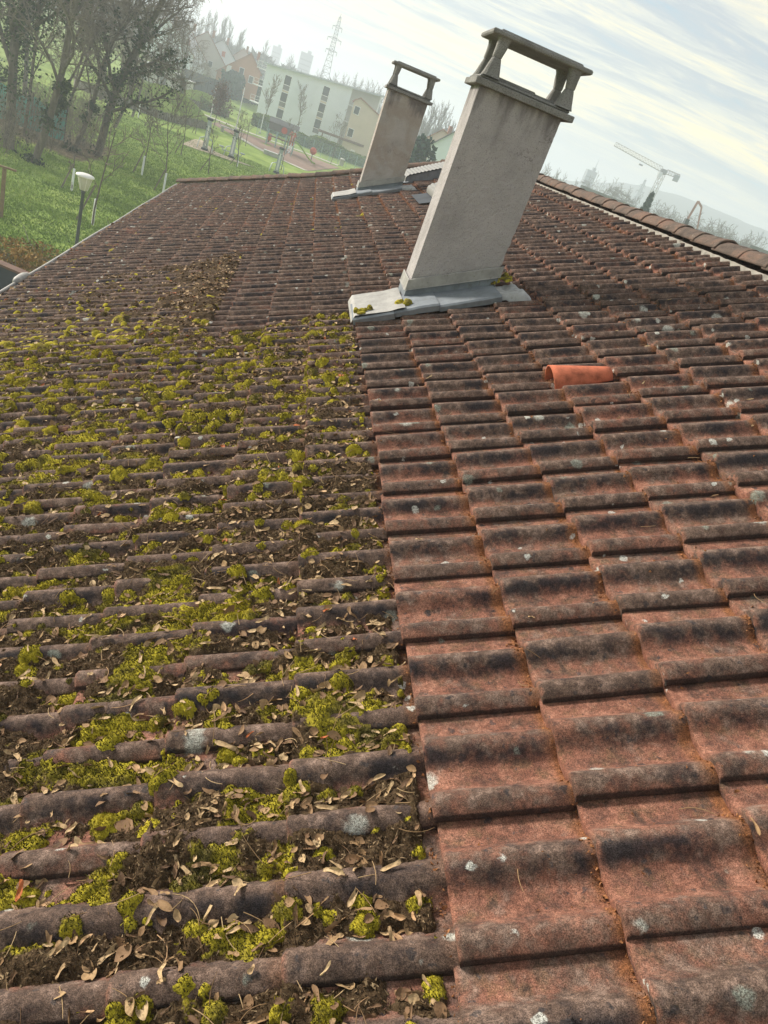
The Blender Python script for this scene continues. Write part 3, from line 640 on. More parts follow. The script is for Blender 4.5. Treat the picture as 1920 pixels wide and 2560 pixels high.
def moss_band(s0, s1, y0, y1, st):
    S1 = np.arange(s0, s1, st); Y1 = np.arange(y0, y1, st); S, Y = np.meshgrid(S1, Y1, indexing='ij')
    pan = -TILT * np.mod(S, G_) / G_
    D = mdens(S, Y)
    fill = (fbm(S * 6 + 9, Y * 9, 51, 4) - .345) * .098 + (fbm(S * 55, Y * 55, 52, 3) - .5) * .020 + (fbm(S * 130, Y * 130, 57, 2) - .5) * .010 + .002
    fill = fill - .006 * smooth(-2.2, -3.2, S) + .034 * smooth(-2.0, -1.3, S) * smooth(4.6, 5.0, Y)
    hgt = pan + fill; mo = np.zeros_like(hgt) + .55 * smooth(.50, .64, fbm(S * 5, Y * 5 + 3, 53, 4)) * (1 - .8 * smooth(4.6, 5.6, Y))
    bumpf = (fbm(S * 140, Y * 140, 54, 3) - .5)
    for cs, cy, r, hh, g in zip(*CUSH):
        R_ = r * 1.25
        if cs + R_ < s0 or cs - R_ > s1 or cy + R_ < y0 or cy - R_ > y1: continue
        i0, i1 = np.searchsorted(S1, (cs - R_, cs + R_)); j0, j1 = np.searchsorted(Y1, (cy - R_, cy + R_))
        if i1 <= i0 or j1 <= j0: continue
        sl = (slice(i0, i1), slice(j0, j1)); d = np.hypot(S[sl] - cs, (Y[sl] - cy) * 1.15) / (r * (.45 + 1.15 * fbm(S[sl] * 48 + g * 9, Y[sl] * 48, 55, 3)))
        base = -TILT * np.mod(cs, G_) / G_ + max(prof(np.mod(cy, W_)) * .8, .004)
        dome = base - .012 + (hh + .012) * np.sqrt(np.clip(1 - d * d, 0, 1)) + bumpf[sl] * .006
        up = (d < 1) & (dome > hgt[sl]); hgt[sl] = np.where(up, dome, hgt[sl]); mo[sl] = np.where(up, .75 + .5 * (g - .5) - .42 * float(smooth(4.6, 5.6, cy)) * (g < .64), mo[sl])
    hgt = hgt + bumpf * .004 * (mo > .3)
    hgt = hgt - .08 * (1 - D)
    th = tile_h(S, Y); dif = hgt - th
    md = np.maximum(np.maximum(dif[:-1, :-1], dif[1:, 1:]), np.maximum(dif[1:, :-1], dif[:-1, 1:]))
    GRIDS.append((s0, s1, y0, y1, st, S, Y, hgt, mo, dif))
    return roof(S, Y, hgt), md > -.004, mo
mb = MB()
for args in ((-1.95, .03, -.35, 2.06, .0048), (-3.66, .03, 2.05, 4.75, .0075), (-3.68, -.95, 4.7, 8.7, .012)):
    P, keep, mo = moss_band(*args); mb.grid(P, keep=keep, mo=mo)
def surf_h(s, y):                                            # what lies on top at a roof point
    out = tile_h(s, y)
    for s0, s1, y0, y1, st, S, Y, H, mo, dif in GRIDS:
        i = np.clip(((s - s0) / st).astype(int), 0, S.shape[0] - 1); j = np.clip(((y - y0) / st).astype(int), 0, S.shape[1] - 1)
        ins = (s > s0) & (s < s1) & (y > y0) & (y < y1); out = np.where(ins, np.maximum(out, H[i, j]), out)
    return out
# small loose tufts on the far tiles, by the chimney flashing and along the eave
rng = np.random.default_rng(5)
def dome(s, y, r, h, hb, k):
    a = np.arange(10) * math.pi / 5; rows = []
    for t, q in ((1, -.2), (.92, .35), (.7, .72), (.4, .93), (.05, 1.0)):
        jr = 1 + .35 * (vnoise(a * 2 + k, a * 0 + t * 5, 3) - .5); rows.append(roof(s + r * t * jr * np.cos(a), y + r * t * jr * np.sin(a), hb + h * q * (1 + .2 * (jr - 1))))
    P = np.array(rows); P = np.concatenate([P, P[:, :1]], 1); mb.grid(P, mo=.35 + .6 * rng.random())
for k in range(900):
    s, y = rng.uniform(-3.5, 1.9), rng.uniform(7.0, 14)
    if y > y_hip(s) - .4 or mdens(np.array([s]), np.array([y]))[0] > .5: continue
    cl = fbm(np.array([s * 1.0]), np.array([y * .9]), 61)[0] + .35 * smooth(-2.6, -3.5, s)
    if cl < .50 or (y < 8.4 and s > -1): continue
    v = y % W_
    y = y - v + (.11 if rng.random() < .5 else .27)
    for q in range(rng.integers(1, 4)):
        dome(s + rng.normal() * .05, y + rng.normal() * .012, rng.uniform(.015, .045), rng.uniform(.012, .03), float(tile_h(np.array(s), np.array(y))), k + q)
for k in range(46):
    s, y = (rng.uniform(.0, .12), rng.uniform(4.27, 4.38)) if k < 12 else ((rng.uniform(1.03, 1.20), rng.uniform(4.55, 4.78)) if k < 34 else (rng.uniform(.32, .42), rng.uniform(4.33, 4.40)))
    dome(s, y, rng.uniform(.012, .032), rng.uniform(.012, .03), .085, k)
moss = mb.build('moss', M['moss'], None, smooth=True); tag(moss, 'yellow green moss and brown humus filling the troughs of the uncleaned tiles', 'moss', kind='stuff')

mb = MB(); rng = np.random.default_rng(9)                     # moss shoots: fuzz on the near cushions
for s0, s1, y0, y1, st, S, Y, H, mo, dif in GRIDS[:2]:
    for part in (0, 1):                                        # 0 green shoots, 1 crumbs of dead moss and bark
        pr = (((mo > .42) if part == 0 else (mo <= .42)) & (dif > .001)).ravel() * (.95 if part == 0 else .55)
        idx = np.flatnonzero(rng.random(pr.size) < pr); idx = np.repeat(idx, 2 if part == 0 else 1)
        fs = 1.0 if st < .005 else 1.35; n = len(idx); a_, b_ = S.ravel()[idx], Y.ravel()[idx]
        C = roof(a_ + rng.normal(size=n) * st * .6, b_ + rng.normal(size=n) * st * .6, H.ravel()[idx] + (.002 if part else 0))
        if part == 0: L = rng.uniform(.004, .009, n)[:, None] * fs; d = RN + rng.normal(size=(n, 3)) * .55
        else: L = rng.uniform(.004, .013, n)[:, None] * fs; d = RN * .5 + rng.normal(size=(n, 3)) * .8
        d /= np.linalg.norm(d, axis=1, keepdims=True); w = np.cross(d, rng.normal(size=(n, 3))); w /= np.linalg.norm(w, axis=1, keepdims=True); w *= (.0016 if part == 0 else .0021) * fs
        V = np.stack([C - w - d * .002, C + w - d * .002, C + d * L], 1).reshape(-1, 3)
        if part == 0: tone = np.clip(.40 + .60 * np.clip(fbm(a_ * 9, b_ * 9, 71) * (.35 + 1.3 * np.clip(mo.ravel()[idx] - .4, 0, 1)) * 1.45 * (.35 + .95 * np.clip((dif.ravel()[idx] - .004) / .034, 0, 1)) - .24 + rng.normal(size=n) * .18 - .30 * smooth(.5, .66, fbm(a_ * 4, b_ * 4, 72)), 0, 1), .36, 1)
        else: tone = np.clip(.17 + rng.normal(size=n) * .09 + .16 * (rng.random(n) < .10), 0, .34)
        mb.add(V, np.arange(len(V)).reshape(-1, 3), rnd=np.repeat(tone, 3))
tag(mb.build('moss_shoots', M['shoot'], None), 'fine yellow green moss shoots on the cushions of the foreground tiles', 'moss', kind='stuff')

# rusty grit washed down against the tails of the tiles
mb = MB(); rng = np.random.default_rng(15); n = 34000
c = rng.integers(-3, 9, n); y = rng.uniform(-.4, 9, n); s = c * G_ - np.abs(rng.normal(size=n)) * .013
ok = (mdens(s, y) < .3) & (s > -.02) & (rng.random(n) < (.25 + .75 * smooth(.35, .6, fbm(s * 5, y * 8, 81))) * np.clip(1.25 - y / 8, .3, 1)); s, y = s[ok], y[ok]
n2 = 2600; s2 = rng.uniform(0, 2.8, n2); y2 = rng.uniform(-.4, 5, n2); kk = fbm(s2 * 6, y2 * 6, 83) > .55; s = np.concatenate([s, s2[kk]]); y = np.concatenate([y, y2[kk]])
r = rng.uniform(.0014, .0046, len(s)) * (1 + y * .08); C = roof(s, y, tile_h(s - .002, y) + r * .5)
D = rng.normal(size=(len(s), 4, 3)); D /= np.linalg.norm(D, axis=2, keepdims=True)
V = (C[:, None] + D * r[:, None, None] * 1.4).reshape(-1, 3); i = np.arange(len(s))[:, None] * 4
mb.add(V, np.concatenate([i + [0, 1, 2], i + [0, 2, 3], i + [0, 3, 1], i + [1, 3, 2]])); 
tag(mb.build('grit', M['grit'], None), 'rusty grit and crumbs lodged along the tile joints of the cleaned side', 'grit', kind='stuff')

# winged seeds, leaf scraps, needles
def seed_mesh(rng, L, wd, kind):                             # returns V (centred), F
    n, m_ = 9, 5; t = np.linspace(0, 1, n)
    if kind == 'seed': half = wd * np.interp(t, (0, .08, .2, .3, .6, .85, 1), (.25, .42, .40, .30, .55, .60, .15))
    else: half = wd * np.sin(np.clip(t * .97 + .03, 0, 1) * math.pi) ** .7 * 1.1
    cv = .25 * L * (t - .3) ** 2 * rng.choice([-1, 1]) * rng.uniform(.4, 1.5); curl = rng.uniform(-1, 1) * .35 * L
    P = np.zeros((n, m_, 3))
    for k, b in enumerate(np.linspace(-1, 1, m_)):
        P[:, k, 0] = (t - .5) * L; P[:, k, 1] = cv + b * half
        P[:, k, 2] = curl * (t - .5) ** 2 + wd * .35 * b * b * rng.uniform(.2, 1.1) + wd * .10 * np.sin(t * 9 + b * 3) + .18 * wd * b * np.sin(t * 4 + L * 90)
    if kind == 'seed': P[1:3, :, 2] += .0025 * (1 - np.abs(np.linspace(-1, 1, m_)))
    return P
def rot_to(P, rng, flat):
    a = rng.uniform(0, 2 * math.pi); ca, sa = math.cos(a), math.sin(a)
    Q = P @ np.array([[ca, sa, 0], [-sa, ca, 0], [0, 0, 1]]); b = rng.normal() * flat; cb, sb = math.cos(b), math.sin(b)
    Q = Q @ np.array([[1, 0, 0], [0, cb, sb], [0, -sb, cb]]); c = rng.normal() * flat * .6; cc, sc_ = math.cos(c), math.sin(c)
    return Q @ np.array([[cc, 0, sc_], [0, 1, 0], [-sc_, 0, cc]])
BASIS = np.stack([RD, RE, RN])
rng = np.random.default_rng(21)
KINDS = [('seed', 'pale tan winged maple seed lying among the moss and litter', .050, .0115, .86, 'winged seed'), ('seed', 'bleached curled winged seed caught in the moss', .042, .0100, .72, 'winged seed'),
         ('seed', 'brown winged maple seed on the mossy tiles', .046, .0105, .42, 'winged seed'), ('leaf', 'dry brown leaf scrap lying in the mossy troughs', .038, .013, .36, 'dry leaf'),
         ('leaf', 'light tan curled leaf scrap on the moss', .036, .012, .66, 'dry leaf')]
protos = []
for k, (kd, lab, L, wd, tone, cat) in enumerate(KINDS * 3):
    m = MB(); P = seed_mesh(rng, L * rng.uniform(.85, 1.15), wd, kd) @ np.eye(3); m.grid(P, rnd=np.clip(tone + rng.normal() * .05, 0, .93))
    protos.append((kd, lab, cat, m))
pts = []
while len(pts) < 300:                                        # the nearest ones, each a thing of its own
    s, y = rng.uniform(-1.9, -.02), abs(rng.normal()) * 1.1 - .1
    if y > 2.6 or s < -.80 - .42 * max(y, 0) - .02: continue
    v = y % W_
    if ((v < .06) or (.16 < v < .21)) and rng.random() < .8: continue
    pts.append((s, y))
meshes = {}
for k, (s, y) in enumerate(pts):
    kd, lab, cat, m = protos[rng.choice(len(protos), p=np.array([.10, .09, .06, .045, .0383] * 3) / (3 * .3333))]
    nm = 'winged_seed' if kd == 'seed' else 'leaf_scrap'
    if id(m) not in meshes:
        o = m.build(nm, M['leaf'], None, smooth=True); meshes[id(m)] = o.data
    else:
        o = bpy.data.objects.new(nm, meshes[id(m)]); COL.objects.link(o)
    tag(o, lab, cat, {'winged seed': 'winged seeds scattered over the foreground moss', 'dry leaf': 'dry leaf scraps scattered over the foreground moss'}[cat])
    h = float(surf_h(np.array([s]), np.array([y]))[0])
    E3 = np.stack([RD, RE, RN], 1); a = rng.uniform(0, 2 * math.pi); up = np.array([rng.normal() * .38, rng.normal() * .38, 1.0]); up /= np.linalg.norm(up)
    if rng.random() < .12: up = np.array([rng.normal(), rng.normal(), .35]); up /= np.linalg.norm(up)
    x = np.array([math.cos(a), math.sin(a), 0]); x -= up * (x @ up); x /= np.linalg.norm(x); B3 = E3 @ np.stack([x, np.cross(up, x), up], 1)
    sc = rng.uniform(.75, 1.15); p = roof(s, y, h + .004); mtx = Matrix.Identity(4)
    for i in range(3):
        for j in range(3): mtx[i][j] = B3[i, j] * sc
        mtx[i][3] = p[i]
    o.matrix_world = mtx
mb = MB(); n = 0
while n < 7800:
    s, y = rng.uniform(-3.6, .0), rng.uniform(-.4, 8.2)
    v = y % W_
    if ((v < .06) or (.16 < v < .215)) and rng.random() < .82: continue
    brown = .35 + .65 * smooth(-1.3, -.3, s) if y < 4.6 else .3 + .7 * smooth(-1.9, -1.2, s)
    if rng.random() > mdens(np.array([s]), np.array([y]))[0] * brown * (1 if y > 1.2 else .8): continue
    tone = np.clip(rng.choice([.1, .2, .35, .5, .7, .86]) + rng.normal() * .06, 0, .93)
    if rng.random() < .012: tone = 1.0
    P = rot_to(seed_mesh(rng, rng.uniform(.018, .045) * (1 + .25 * (y > 3)), rng.uniform(.004, .011) * (1 + .3 * (y > 3)), rng.choice(['seed', 'leaf'])), rng, .45)
    h = float(surf_h(np.array([s]), np.array([y]))[0])
    mb.grid(roof(s, y, h + .004) + P @ BASIS, rnd=tone); n += 1
n = 3200; s = rng.uniform(-3.6, 0.0, n); y = rng.uniform(-.4, 6.5, n) ; k = rng.random(n) < mdens(s, y) * (.4 + .6 * smooth(-1.6, -.3, s)); s, y = s[k], y[k]; n = len(s)
s = np.concatenate([s, rng.uniform(0, 2.5, 60)]); y = np.concatenate([y, rng.uniform(-.3, 4, 60)]); n = len(s)
L = rng.uniform(.03, .10, n); a = rng.uniform(0, 2 * math.pi, n); t = np.linspace(-.5, .5, 6); bow = rng.normal(size=n) * .22
PS = s[:, None] + L[:, None] * (t * np.cos(a)[:, None] - bow[:, None] * (t ** 2 - .12) * np.sin(a)[:, None] * 2); PY = y[:, None] + L[:, None] * (t * np.sin(a)[:, None] + bow[:, None] * (t ** 2 - .12) * np.cos(a)[:, None] * 2)
hh = surf_h(s, y); tilt = rng.normal(size=n) * .35
mb.tubes(roof(PS, PY, hh[:, None] + .006 + (t[None] + .2) * tilt[:, None] * L[:, None] * .6 + .010 * (s > 0)[:, None]), np.tile(np.array([.0011, .0011, .001, .0009, .0008, .0006]), (n, 1)), 3, rnd=np.repeat(np.clip(rng.normal(size=n) * .2 + .6, 0, .93), 18))
n = 34; s = rng.uniform(.02, 2.6, n); y = rng.uniform(-.2, 4.2, n)
for a_, b_ in zip(s, y):
    P = rot_to(seed_mesh(rng, rng.uniform(.02, .045), rng.uniform(.004, .009), 'seed'), rng, .2); mb.grid(roof(a_, b_, float(tile_h(np.array(a_), np.array(b_))) + .004) + P @ BASIS, rnd=rng.uniform(.3, .9))
for a_, b_ in zip(rng.uniform(-3.66, -3.5, 260), rng.uniform(5.5, 18, 260)):
    P = rot_to(seed_mesh(rng, rng.uniform(.04, .10), rng.uniform(.012, .03), 'leaf'), rng, .5); mb.grid(roof(a_, b_, .012) + P @ BASIS, rnd=rng.choice([.35, .6, .8, 1.0], p=[.35, .3, .25, .1]))
tag(mb.build('leaf_litter', M['leaf'], None, smooth=True), 'dry seeds, leaf scraps and fine stalks strewn through the moss and the eave gutter', 'leaf litter', kind='stuff')

# ------------------------------------------------------------------ ground, paths
def terr(x, y):
    x = np.asarray(x, float); y = np.asarray(y, float)
    z = 3.0 * smooth(125, 215, y + 0 * x) * smooth(-4, -30, x)
    z = z + 2.0 * smooth(-26, -44, x) * smooth(30, 50, y) * smooth(150, 110, y)
    return z + .12 * (fbm(x * .12, y * .12, 3) - .5)
def gp(px, py):
    v = ray(px, py); z = 0.0
    for _ in range(12):
        p = v * ((z - CAMZ) / v[2]); z = .5 * z + .5 * float(terr(p[0], p[1]))
    return np.array([p[0], p[1], float(terr(p[0], p[1]))])
def wood_litter(x, y): return smooth(45, 50, y + .5 * (x + 12)) * smooth(-11.0, -14.0, x) * smooth(64, 55, y) * .85
rr_ = np.concatenate([np.linspace(4, 30, 30)[:-1], np.geomspace(30, 300, 110)[:-1], np.geomspace(300, 1500, 24)]); th_ = np.radians(np.concatenate([np.arange(-180, -50, 4), np.arange(-50, 50, .5), np.arange(50, 181, 4)]))
Xg = rr_[:, None] * np.sin(th_)[None]; Yg = rr_[:, None] * np.cos(th_)[None]
mb = MB(); mb.grid(np.stack([Xg, Yg, terr(Xg, Yg)], -1), litter=wood_litter(Xg, Yg), far=smooth(190, 320, np.hypot(Xg, Yg)))
mb.add([(Xg[0, j], Yg[0, j], 0) for j in range(len(th_))] , [list(range(len(th_)))]) ; tag(mb.build('ground', M['ground'], None, smooth=True), kind='structure')
def flat_patch(name, pix, mat, dz, kind='structure', label=None, cat=None):
    P = np.array([gp(*p) for p in pix]); m = MB(); c = P.mean(0)
    n = 8; rows = []
    ring = np.concatenate([P, P[:1]]); fine = np.concatenate([np.linspace(ring[i], ring[i + 1], n, endpoint=False) for i in range(len(P))] + [ring[:1]])
    for t in (1, .7, .4, .1): rows.append(c + (fine - c) * t)
    Q = np.array(rows); Q[..., 2] = terr(Q[..., 0], Q[..., 1]) + dz + .03; m.grid(Q)
    return tag(m.build(name, mat, None, origin=c), kind=kind)
def strip_path(name, pix, w, mat, dz):
    P = np.array([gp(*p) for p in pix]); k = np.linspace(0, 1, 50); cum = np.linspace(0, 1, len(P)); Q = np.stack([np.interp(k, cum, P[:, i]) for i in range(3)], 1)
    T = np.gradient(Q[:, :2], axis=0); T /= np.linalg.norm(T, axis=1, keepdims=True); Nn = np.stack([-T[:, 1], T[:, 0], 0 * T[:, 0]], 1)
    rows = np.array([Q + Nn * w * o for o in (-.5, 0, .5)]); rows[..., 2] = terr(rows[..., 0], rows[..., 1]) + dz + .03
    m = MB(); m.grid(rows); return tag(m.build(name, mat, None, origin=Q[0]), kind='structure')
flat_patch('sand_surface', [(454, 361), (485, 349), (505, 351), (549, 389), (638, 420), (575, 402)], M['sand'], .012)
flat_patch('mulch_surface', [(528, 309), (545, 306), (600, 330), (650, 347), (748, 381), (850, 421), (770, 428), (661, 381), (591, 343)], M['mulch'], .010)
strip_path('path', [(452, 264), (486, 277), (523, 292), (600, 324), (650, 342), (748, 377), (845, 414)], 2.0, M['path'], .020)
strip_path('footpath', [(588, 338), (625, 360), (661, 380), (715, 405), (765, 427)], 1.2, M['path'], .022)
# grass blades on the lawn
rng = np.random.default_rng(31); n = 330000
yy = 17 + 68 * rng.random(n) ** 1.3; xx = -yy * rng.uniform(-.02, .42, n); k = (fbm(xx * .8, yy * .8, 91) + .7 * rng.random(n) > .60) & (wood_litter(xx, yy) < .5 * rng.random(n) + .15); xx, yy = xx[k], yy[k]; n = len(xx)
h = rng.uniform(.04, .11, n)[:, None]; C = np.stack([xx, yy, terr(xx, yy)], 1); d = np.stack([rng.normal(size=n) * .5, rng.normal(size=n) * .5, np.ones(n)], 1); w = rng.normal(size=(n, 3)) * [1, 1, 0] * .017
mb = MB(); mb.add(np.stack([C - w, C + w, C + d * h], 1).reshape(-1, 3), np.arange(3 * n).reshape(-1, 3), rnd=np.repeat(np.clip(.05 + .75 * fbm(xx * .5, yy * .5, 92) + rng.normal(size=n) * .16, 0, 1), 3))
tag(mb.build('grass', M['blade'], None), 'short green winter grass on the lawn below the eave', 'grass', kind='stuff')

# ------------------------------------------------------------------ trees
def skeleton(rng, H, r0, lean, levels, kids, lenf, up, first=.25, wander=.12, seg=6, ang=(25, 60)):
    out = [[] for _ in range(levels + 1)]
    def grow(p, d, L, r, lv):
        n = seg if lv < 2 else (5 if lv < levels else 4); P = [np.array(p)]; dd = d
        for i in range(n - 1):
            dd = dd + rng.normal(size=3) * wander * (1 + .4 * lv) + np.array([0, 0, up[min(lv, len(up) - 1)]]); dd = dd / np.linalg.norm(dd); P.append(P[-1] + dd * L / (n - 1))
        P = np.array(P); rad = np.linspace(r, r * (.42 if lv < levels else .3), n); out[lv].append((P, rad))
        if lv == levels: return
        k = kids[lv]; k = int(k * rng.uniform(.75, 1.25)) or 1
        for q in range(k):
            t = first + (1 - first) * ((q + rng.random()) / k) if lv == 0 else .2 + .8 * (q + rng.random()) / k
            f = t * (n - 1); i = min(int(f), n - 2); pp = P[i] + (P[i + 1] - P[i]) * (f - i); tg = P[i + 1] - P[i]; tg /= np.linalg.norm(tg)
            a = math.radians(rng.uniform(*ang)); ax = np.cross(tg, rng.normal(size=3)); ax /= np.linalg.norm(ax)
            nd = tg * math.cos(a) + ax * math.sin(a)
            grow(pp, nd, L * lenf[lv] * rng.uniform(.65, 1.2) * (1.15 - .55 * t if lv == 0 else 1), rad[i] * .50, lv + 1)
    grow((0, 0, -.15), np.array([lean[0], lean[1], 1.0]) / np.linalg.norm([lean[0], lean[1], 1]), H, r0, 0)
    return out
def tree_parts(sk, root, trunk_m, twig_m, split=1, minr=.0, dz=None):
    tr, cr = MB(), MB()
    for lv, L in enumerate(sk):
        if not L: continue
        tgt = tr if lv < split else cr; P = np.array([p for p, _ in L]); Rr = np.maximum(np.array([r for _, r in L]), minr)
        tgt.tubes(P + origin_of(root), Rr, (8, 6, 4, 3, 3)[min(lv, 4)])
    t = tr.build('trunk', trunk_m, root, smooth=True); c = cr.build('crown', twig_m, root); return t, c
def ivy_on(sk, root, rng, n, reach, hmax, size, name='ivy', mat=None, levels=(0, 1)):
    P = np.concatenate([np.repeat(p, 3, axis=0) + rng.normal(size=(len(p) * 3, 3)) * .1 for lv in levels for p, r in sk[lv]]); P = P[P[:, 2] < hmax]
    m = MB(); i = rng.integers(0, len(P), n); sp = reach * (1 - .55 * P[i, 2] / hmax) * (.5 + rng.random(n)); C = P[i] + rng.normal(size=(n, 3)) * sp[:, None] * .6; C[:, 2] = np.abs(C[:, 2])
    lump = fbm(C[:, 0] * 1.6 + 9, C[:, 2] * 1.6 + C[:, 1], 95); k = lump > .40; C = C[k]
    m.cards(C + origin_of(root), rng.uniform(.6, 1.3, len(C)) * size, rng, 1.2, rnd=np.clip(.1 + 1.0 * (lump[k] - .35) + rng.normal(size=len(C)) * .22, 0, 1)); return m.build(name, mat or M['ivy'], root)

def wood_tree(label, px, py, H, r0, lean, seed, ivy=0, hm=8, dense=1.0, reach=.7, group=None, up=(.02, .05, .05)):
    p = gp(px, py); rng = np.random.default_rng(seed); root = thing('bare_tree' if not ivy else 'ivy_clad_tree', label, 'tree', p, group)
    sk = skeleton(rng, H, r0 * .78, lean, 4, (int(14 * dense), 8, 6, 4), (.42, .45, .45, .5), up, .22, .10)
    tree_parts(sk, root, M['bark'], M['twig'], 2, .011)
    if ivy: ivy_on(sk, root, rng, ivy, reach, hm, .10)
    return root
wood_tree('ivy clad tree leaning right at the edge of the lawn, biggest trunk of the wood', 243, 388, 13, .34, (.26, .0), 101, 4200, 8.5, 1.1, .65)
wood_tree('slim leaning tree just left of the big ivy clad trunk', 182, 378, 12, .20, (.20, .05), 102, 1500, 3.0, .9, .35)
wood_tree('leaning tree with ivy round its foot, nearest the lawn corner', 84, 407, 13, .26, (.17, .0), 103, 2600, 4.5, 1.0, .4)
wood_tree('dark ivy smothered tree at the left edge of the photo', 22, 372, 14, .36, (-.10, .0), 104, 7500, 12, 1.0, 1.1)
wood_tree('thin bare tree between the ivy smothered tree and the leaning one', 60, 340, 12, .14, (.02, .0), 105, 0, 8, .8)
wood_tree('bare tree behind the teal sheet', 118, 312, 13, .18, (.05, .1), 106, 0, 8, .9)
wood_tree('thin bare tree behind the two leaning trees', 150, 345, 12, .13, (.12, .1), 107, 0, 8, .8)
wood_tree('bushy many branched bare tree behind the big ivy clad trunk', 285, 318, 11, .20, (.08, .05), 108, 0, 8, 1.3)
wood_tree('bare tree right of the big ivy clad trunk, by the palisade mound', 330, 292, 11, .17, (.05, .1), 109, 0, 8, 1.0)
wood_tree('distant bare tree on the slope left of the gabled houses', 250, 250, 14, .22, (.0, .1), 110, 0, 8, 1.0)
wood_tree('tall bare tree farthest back in the wood at left', 60, 262, 15, .24, (.0, .1), 111, 3000, 9, 1.0, .6)
wood_tree('dark trunked tree standing behind the grassy palisade mound', 448, 262, 9, .26, (.05, .0), 112, 1200, 4, .9, .4)
wood_tree('tall bare tree in front of the white gabled houses', 380, 235, 13, .20, (.03, .1), 113, 0, 8, 1.0)
wood_tree('bare tree on the slope behind the pale shed', 300, 215, 14, .22, (.02, .1), 114, 0, 8, 1.1)
wood_tree('thin yellowish bare tree near the dark garden fence', 470, 232, 7, .12, (.0, .1), 115, 0, 8, 1.0)

mb = MB(); rng = np.random.default_rng(41)                     # thicket of thin stems under the trees
B = 300; px = rng.uniform(-60, 240, B); py = 395 - rng.random(B) ** 1.2 * 95 - .12 * (240 - px) * rng.random(B)
base = np.array([gp(a, b) for a, b in zip(px, py)]); Hh = rng.uniform(.8, 3.6, B); d = np.stack([rng.normal(size=B) * .22 + .1, rng.normal(size=B) * .22, np.ones(B)], 1)
t = np.linspace(0, 1, 6); P = base[:, None] + d[:, None] * (Hh[:, None] * t)[..., None] + rng.normal(size=(B, 6, 3)) * .08 * t[:, None]
mb.tubes(P, np.linspace(.016, .008, 6)[None].repeat(B, 0), 3)
i = np.repeat(np.arange(B), 7); f = rng.uniform(.25, 1, len(i)); s0 = base[i] + d[i] * (Hh[i] * f)[:, None]; dd = np.stack([rng.normal(size=len(i)), rng.normal(size=len(i)), rng.uniform(.2, 1.2, len(i))], 1); dd /= np.linalg.norm(dd, axis=1, keepdims=True)
P = s0[:, None] + dd[:, None] * (rng.uniform(.3, 1.1, len(i))[:, None] * np.linspace(0, 1, 4))[..., None] + rng.normal(size=(len(i), 4, 3)) * .04; mb.tubes(P, np.linspace(.011, .006, 4)[None].repeat(len(i), 0), 3)
tag(mb.build('undergrowth', M['twig'], None), 'thicket of thin bare stems and brambles under the wood at left', 'undergrowth', kind='stuff')

def sapling(label, px, py, H, guard, seed, stake=None, spread=1.0, name='young_tree'):
    p = gp(px, py); rng = np.random.default_rng(seed); root = thing(name, label, 'young tree', p)
    sk = skeleton(rng, H, .045, (rng.normal() * .03, 0), 3, (int(9 * spread), 5, 3), (.50 * spread, .45, .5), (.01, .06, .05), .38, .06, 6, (25, 55))
    tree_parts(sk, root, M['bark'], M['twig'], 1, .012)
    if guard:
        m = MB(); m.lathe(p + [0, 0, 0], [(.06, 0), (.06, guard - .02), (.05, guard)], 8); m.build('trunk_guard', M['guard'], root, smooth=True)
    if stake is not None:
        m = MB(); m.beam(p + [stake[0], stake[1], 0], p + [stake[0] * .15, stake[1] * .15, stake[2]], .07); m.build('stake', M['twig'], root)
sapling('young tree with a white trunk guard beside the street lamp', 231, 563, 4.3, 1.15, 201, (-.7, 0, 1.7), 1.0)
sapling('short white guarded young tree left of the street lamp, twigless', 179, 478, 1.9, 1.1, 202, (-.5, 0, 1.3), .5)
sapling('spreading young tree with white guard close to the gutter corner', 407, 484, 4.4, 1.2, 203, (-.55, 0, 1.4), 1.15)
sapling('young tree with dark stake and white guard, middle of the lawn', 354, 438, 3.6, 1.2, 204, (-.55, 0, 1.5), .8)
sapling('slim white guarded young tree below the grassy palisade mound', 345, 295, 3.2, 1.6, 205, None, .7)
sapling('young tree with dark slanting stake at the corner of the sand area', 452, 388, 4.0, 0, 206, (-.5, 0, 1.2), .9)
sapling('small staked young tree just beyond the gutter corner, below the sand area', 521, 434, 3.0, 0, 207, (-.7, 0, 1.2), .8)
sapling('staked young tree at the right tip of the sand area', 592, 418, 4.2, .6, 208, (-.7, 0, 1.2), .8)
sapling('small bare young tree left of the sand area, beyond the mound', 374, 320, 3.0, 0, 209, (-.5, 0, 1.1), .9)
sapling('slender young tree between the tall stone-coloured totem and the mound', 489, 335, 4.0, 0, 210, (-.4, 0, 1.0), .6)
sapling('slender young tree beside the mulch playground, left of two', 598, 363, 3.4, 0, 211, None, .6)
sapling('slender young tree beside the mulch playground, right of two', 614, 366, 3.4, 0, 212, None, .6)
sapling('bare young tree by the grey totem top near the roof hip', 703, 425, 4.6, 0, 213, None, .9)
sapling('bare shrub-like young tree in front of the hedge, right of the red ball', 826, 410, 5.0, 0, 214, None, 1.3)
def mid_tree(label, px, py, H, seed, mat='twig', ang=(15, 40)):
    p = gp(px, py); rng = np.random.default_rng(seed); root = thing('bare_tree', label, 'tree', p)
    sk = skeleton(rng, H, H * .012, (0, 0), 3, (16, 6, 4), (.36, .42, .5), (.0, .08, .06), .3, .06, 6, ang)
    tree_parts(sk, root, M['bark_pale'], M[mat], 1, .022); return root, sk
mid_tree('small bare tree at the left end of the white block, on a pale stem', 656, 322, 7.5, 221)
mid_tree('bare narrow tree in front of the white block, between its two window columns', 741, 338, 8, 222, ang=(10, 28))
mid_tree('smaller bare narrow tree right of the one between the window columns', 757, 342, 6, 223, ang=(10, 28))
mid_tree('bare round tree standing over the brown beam before the white block', 835, 372, 6, 224)
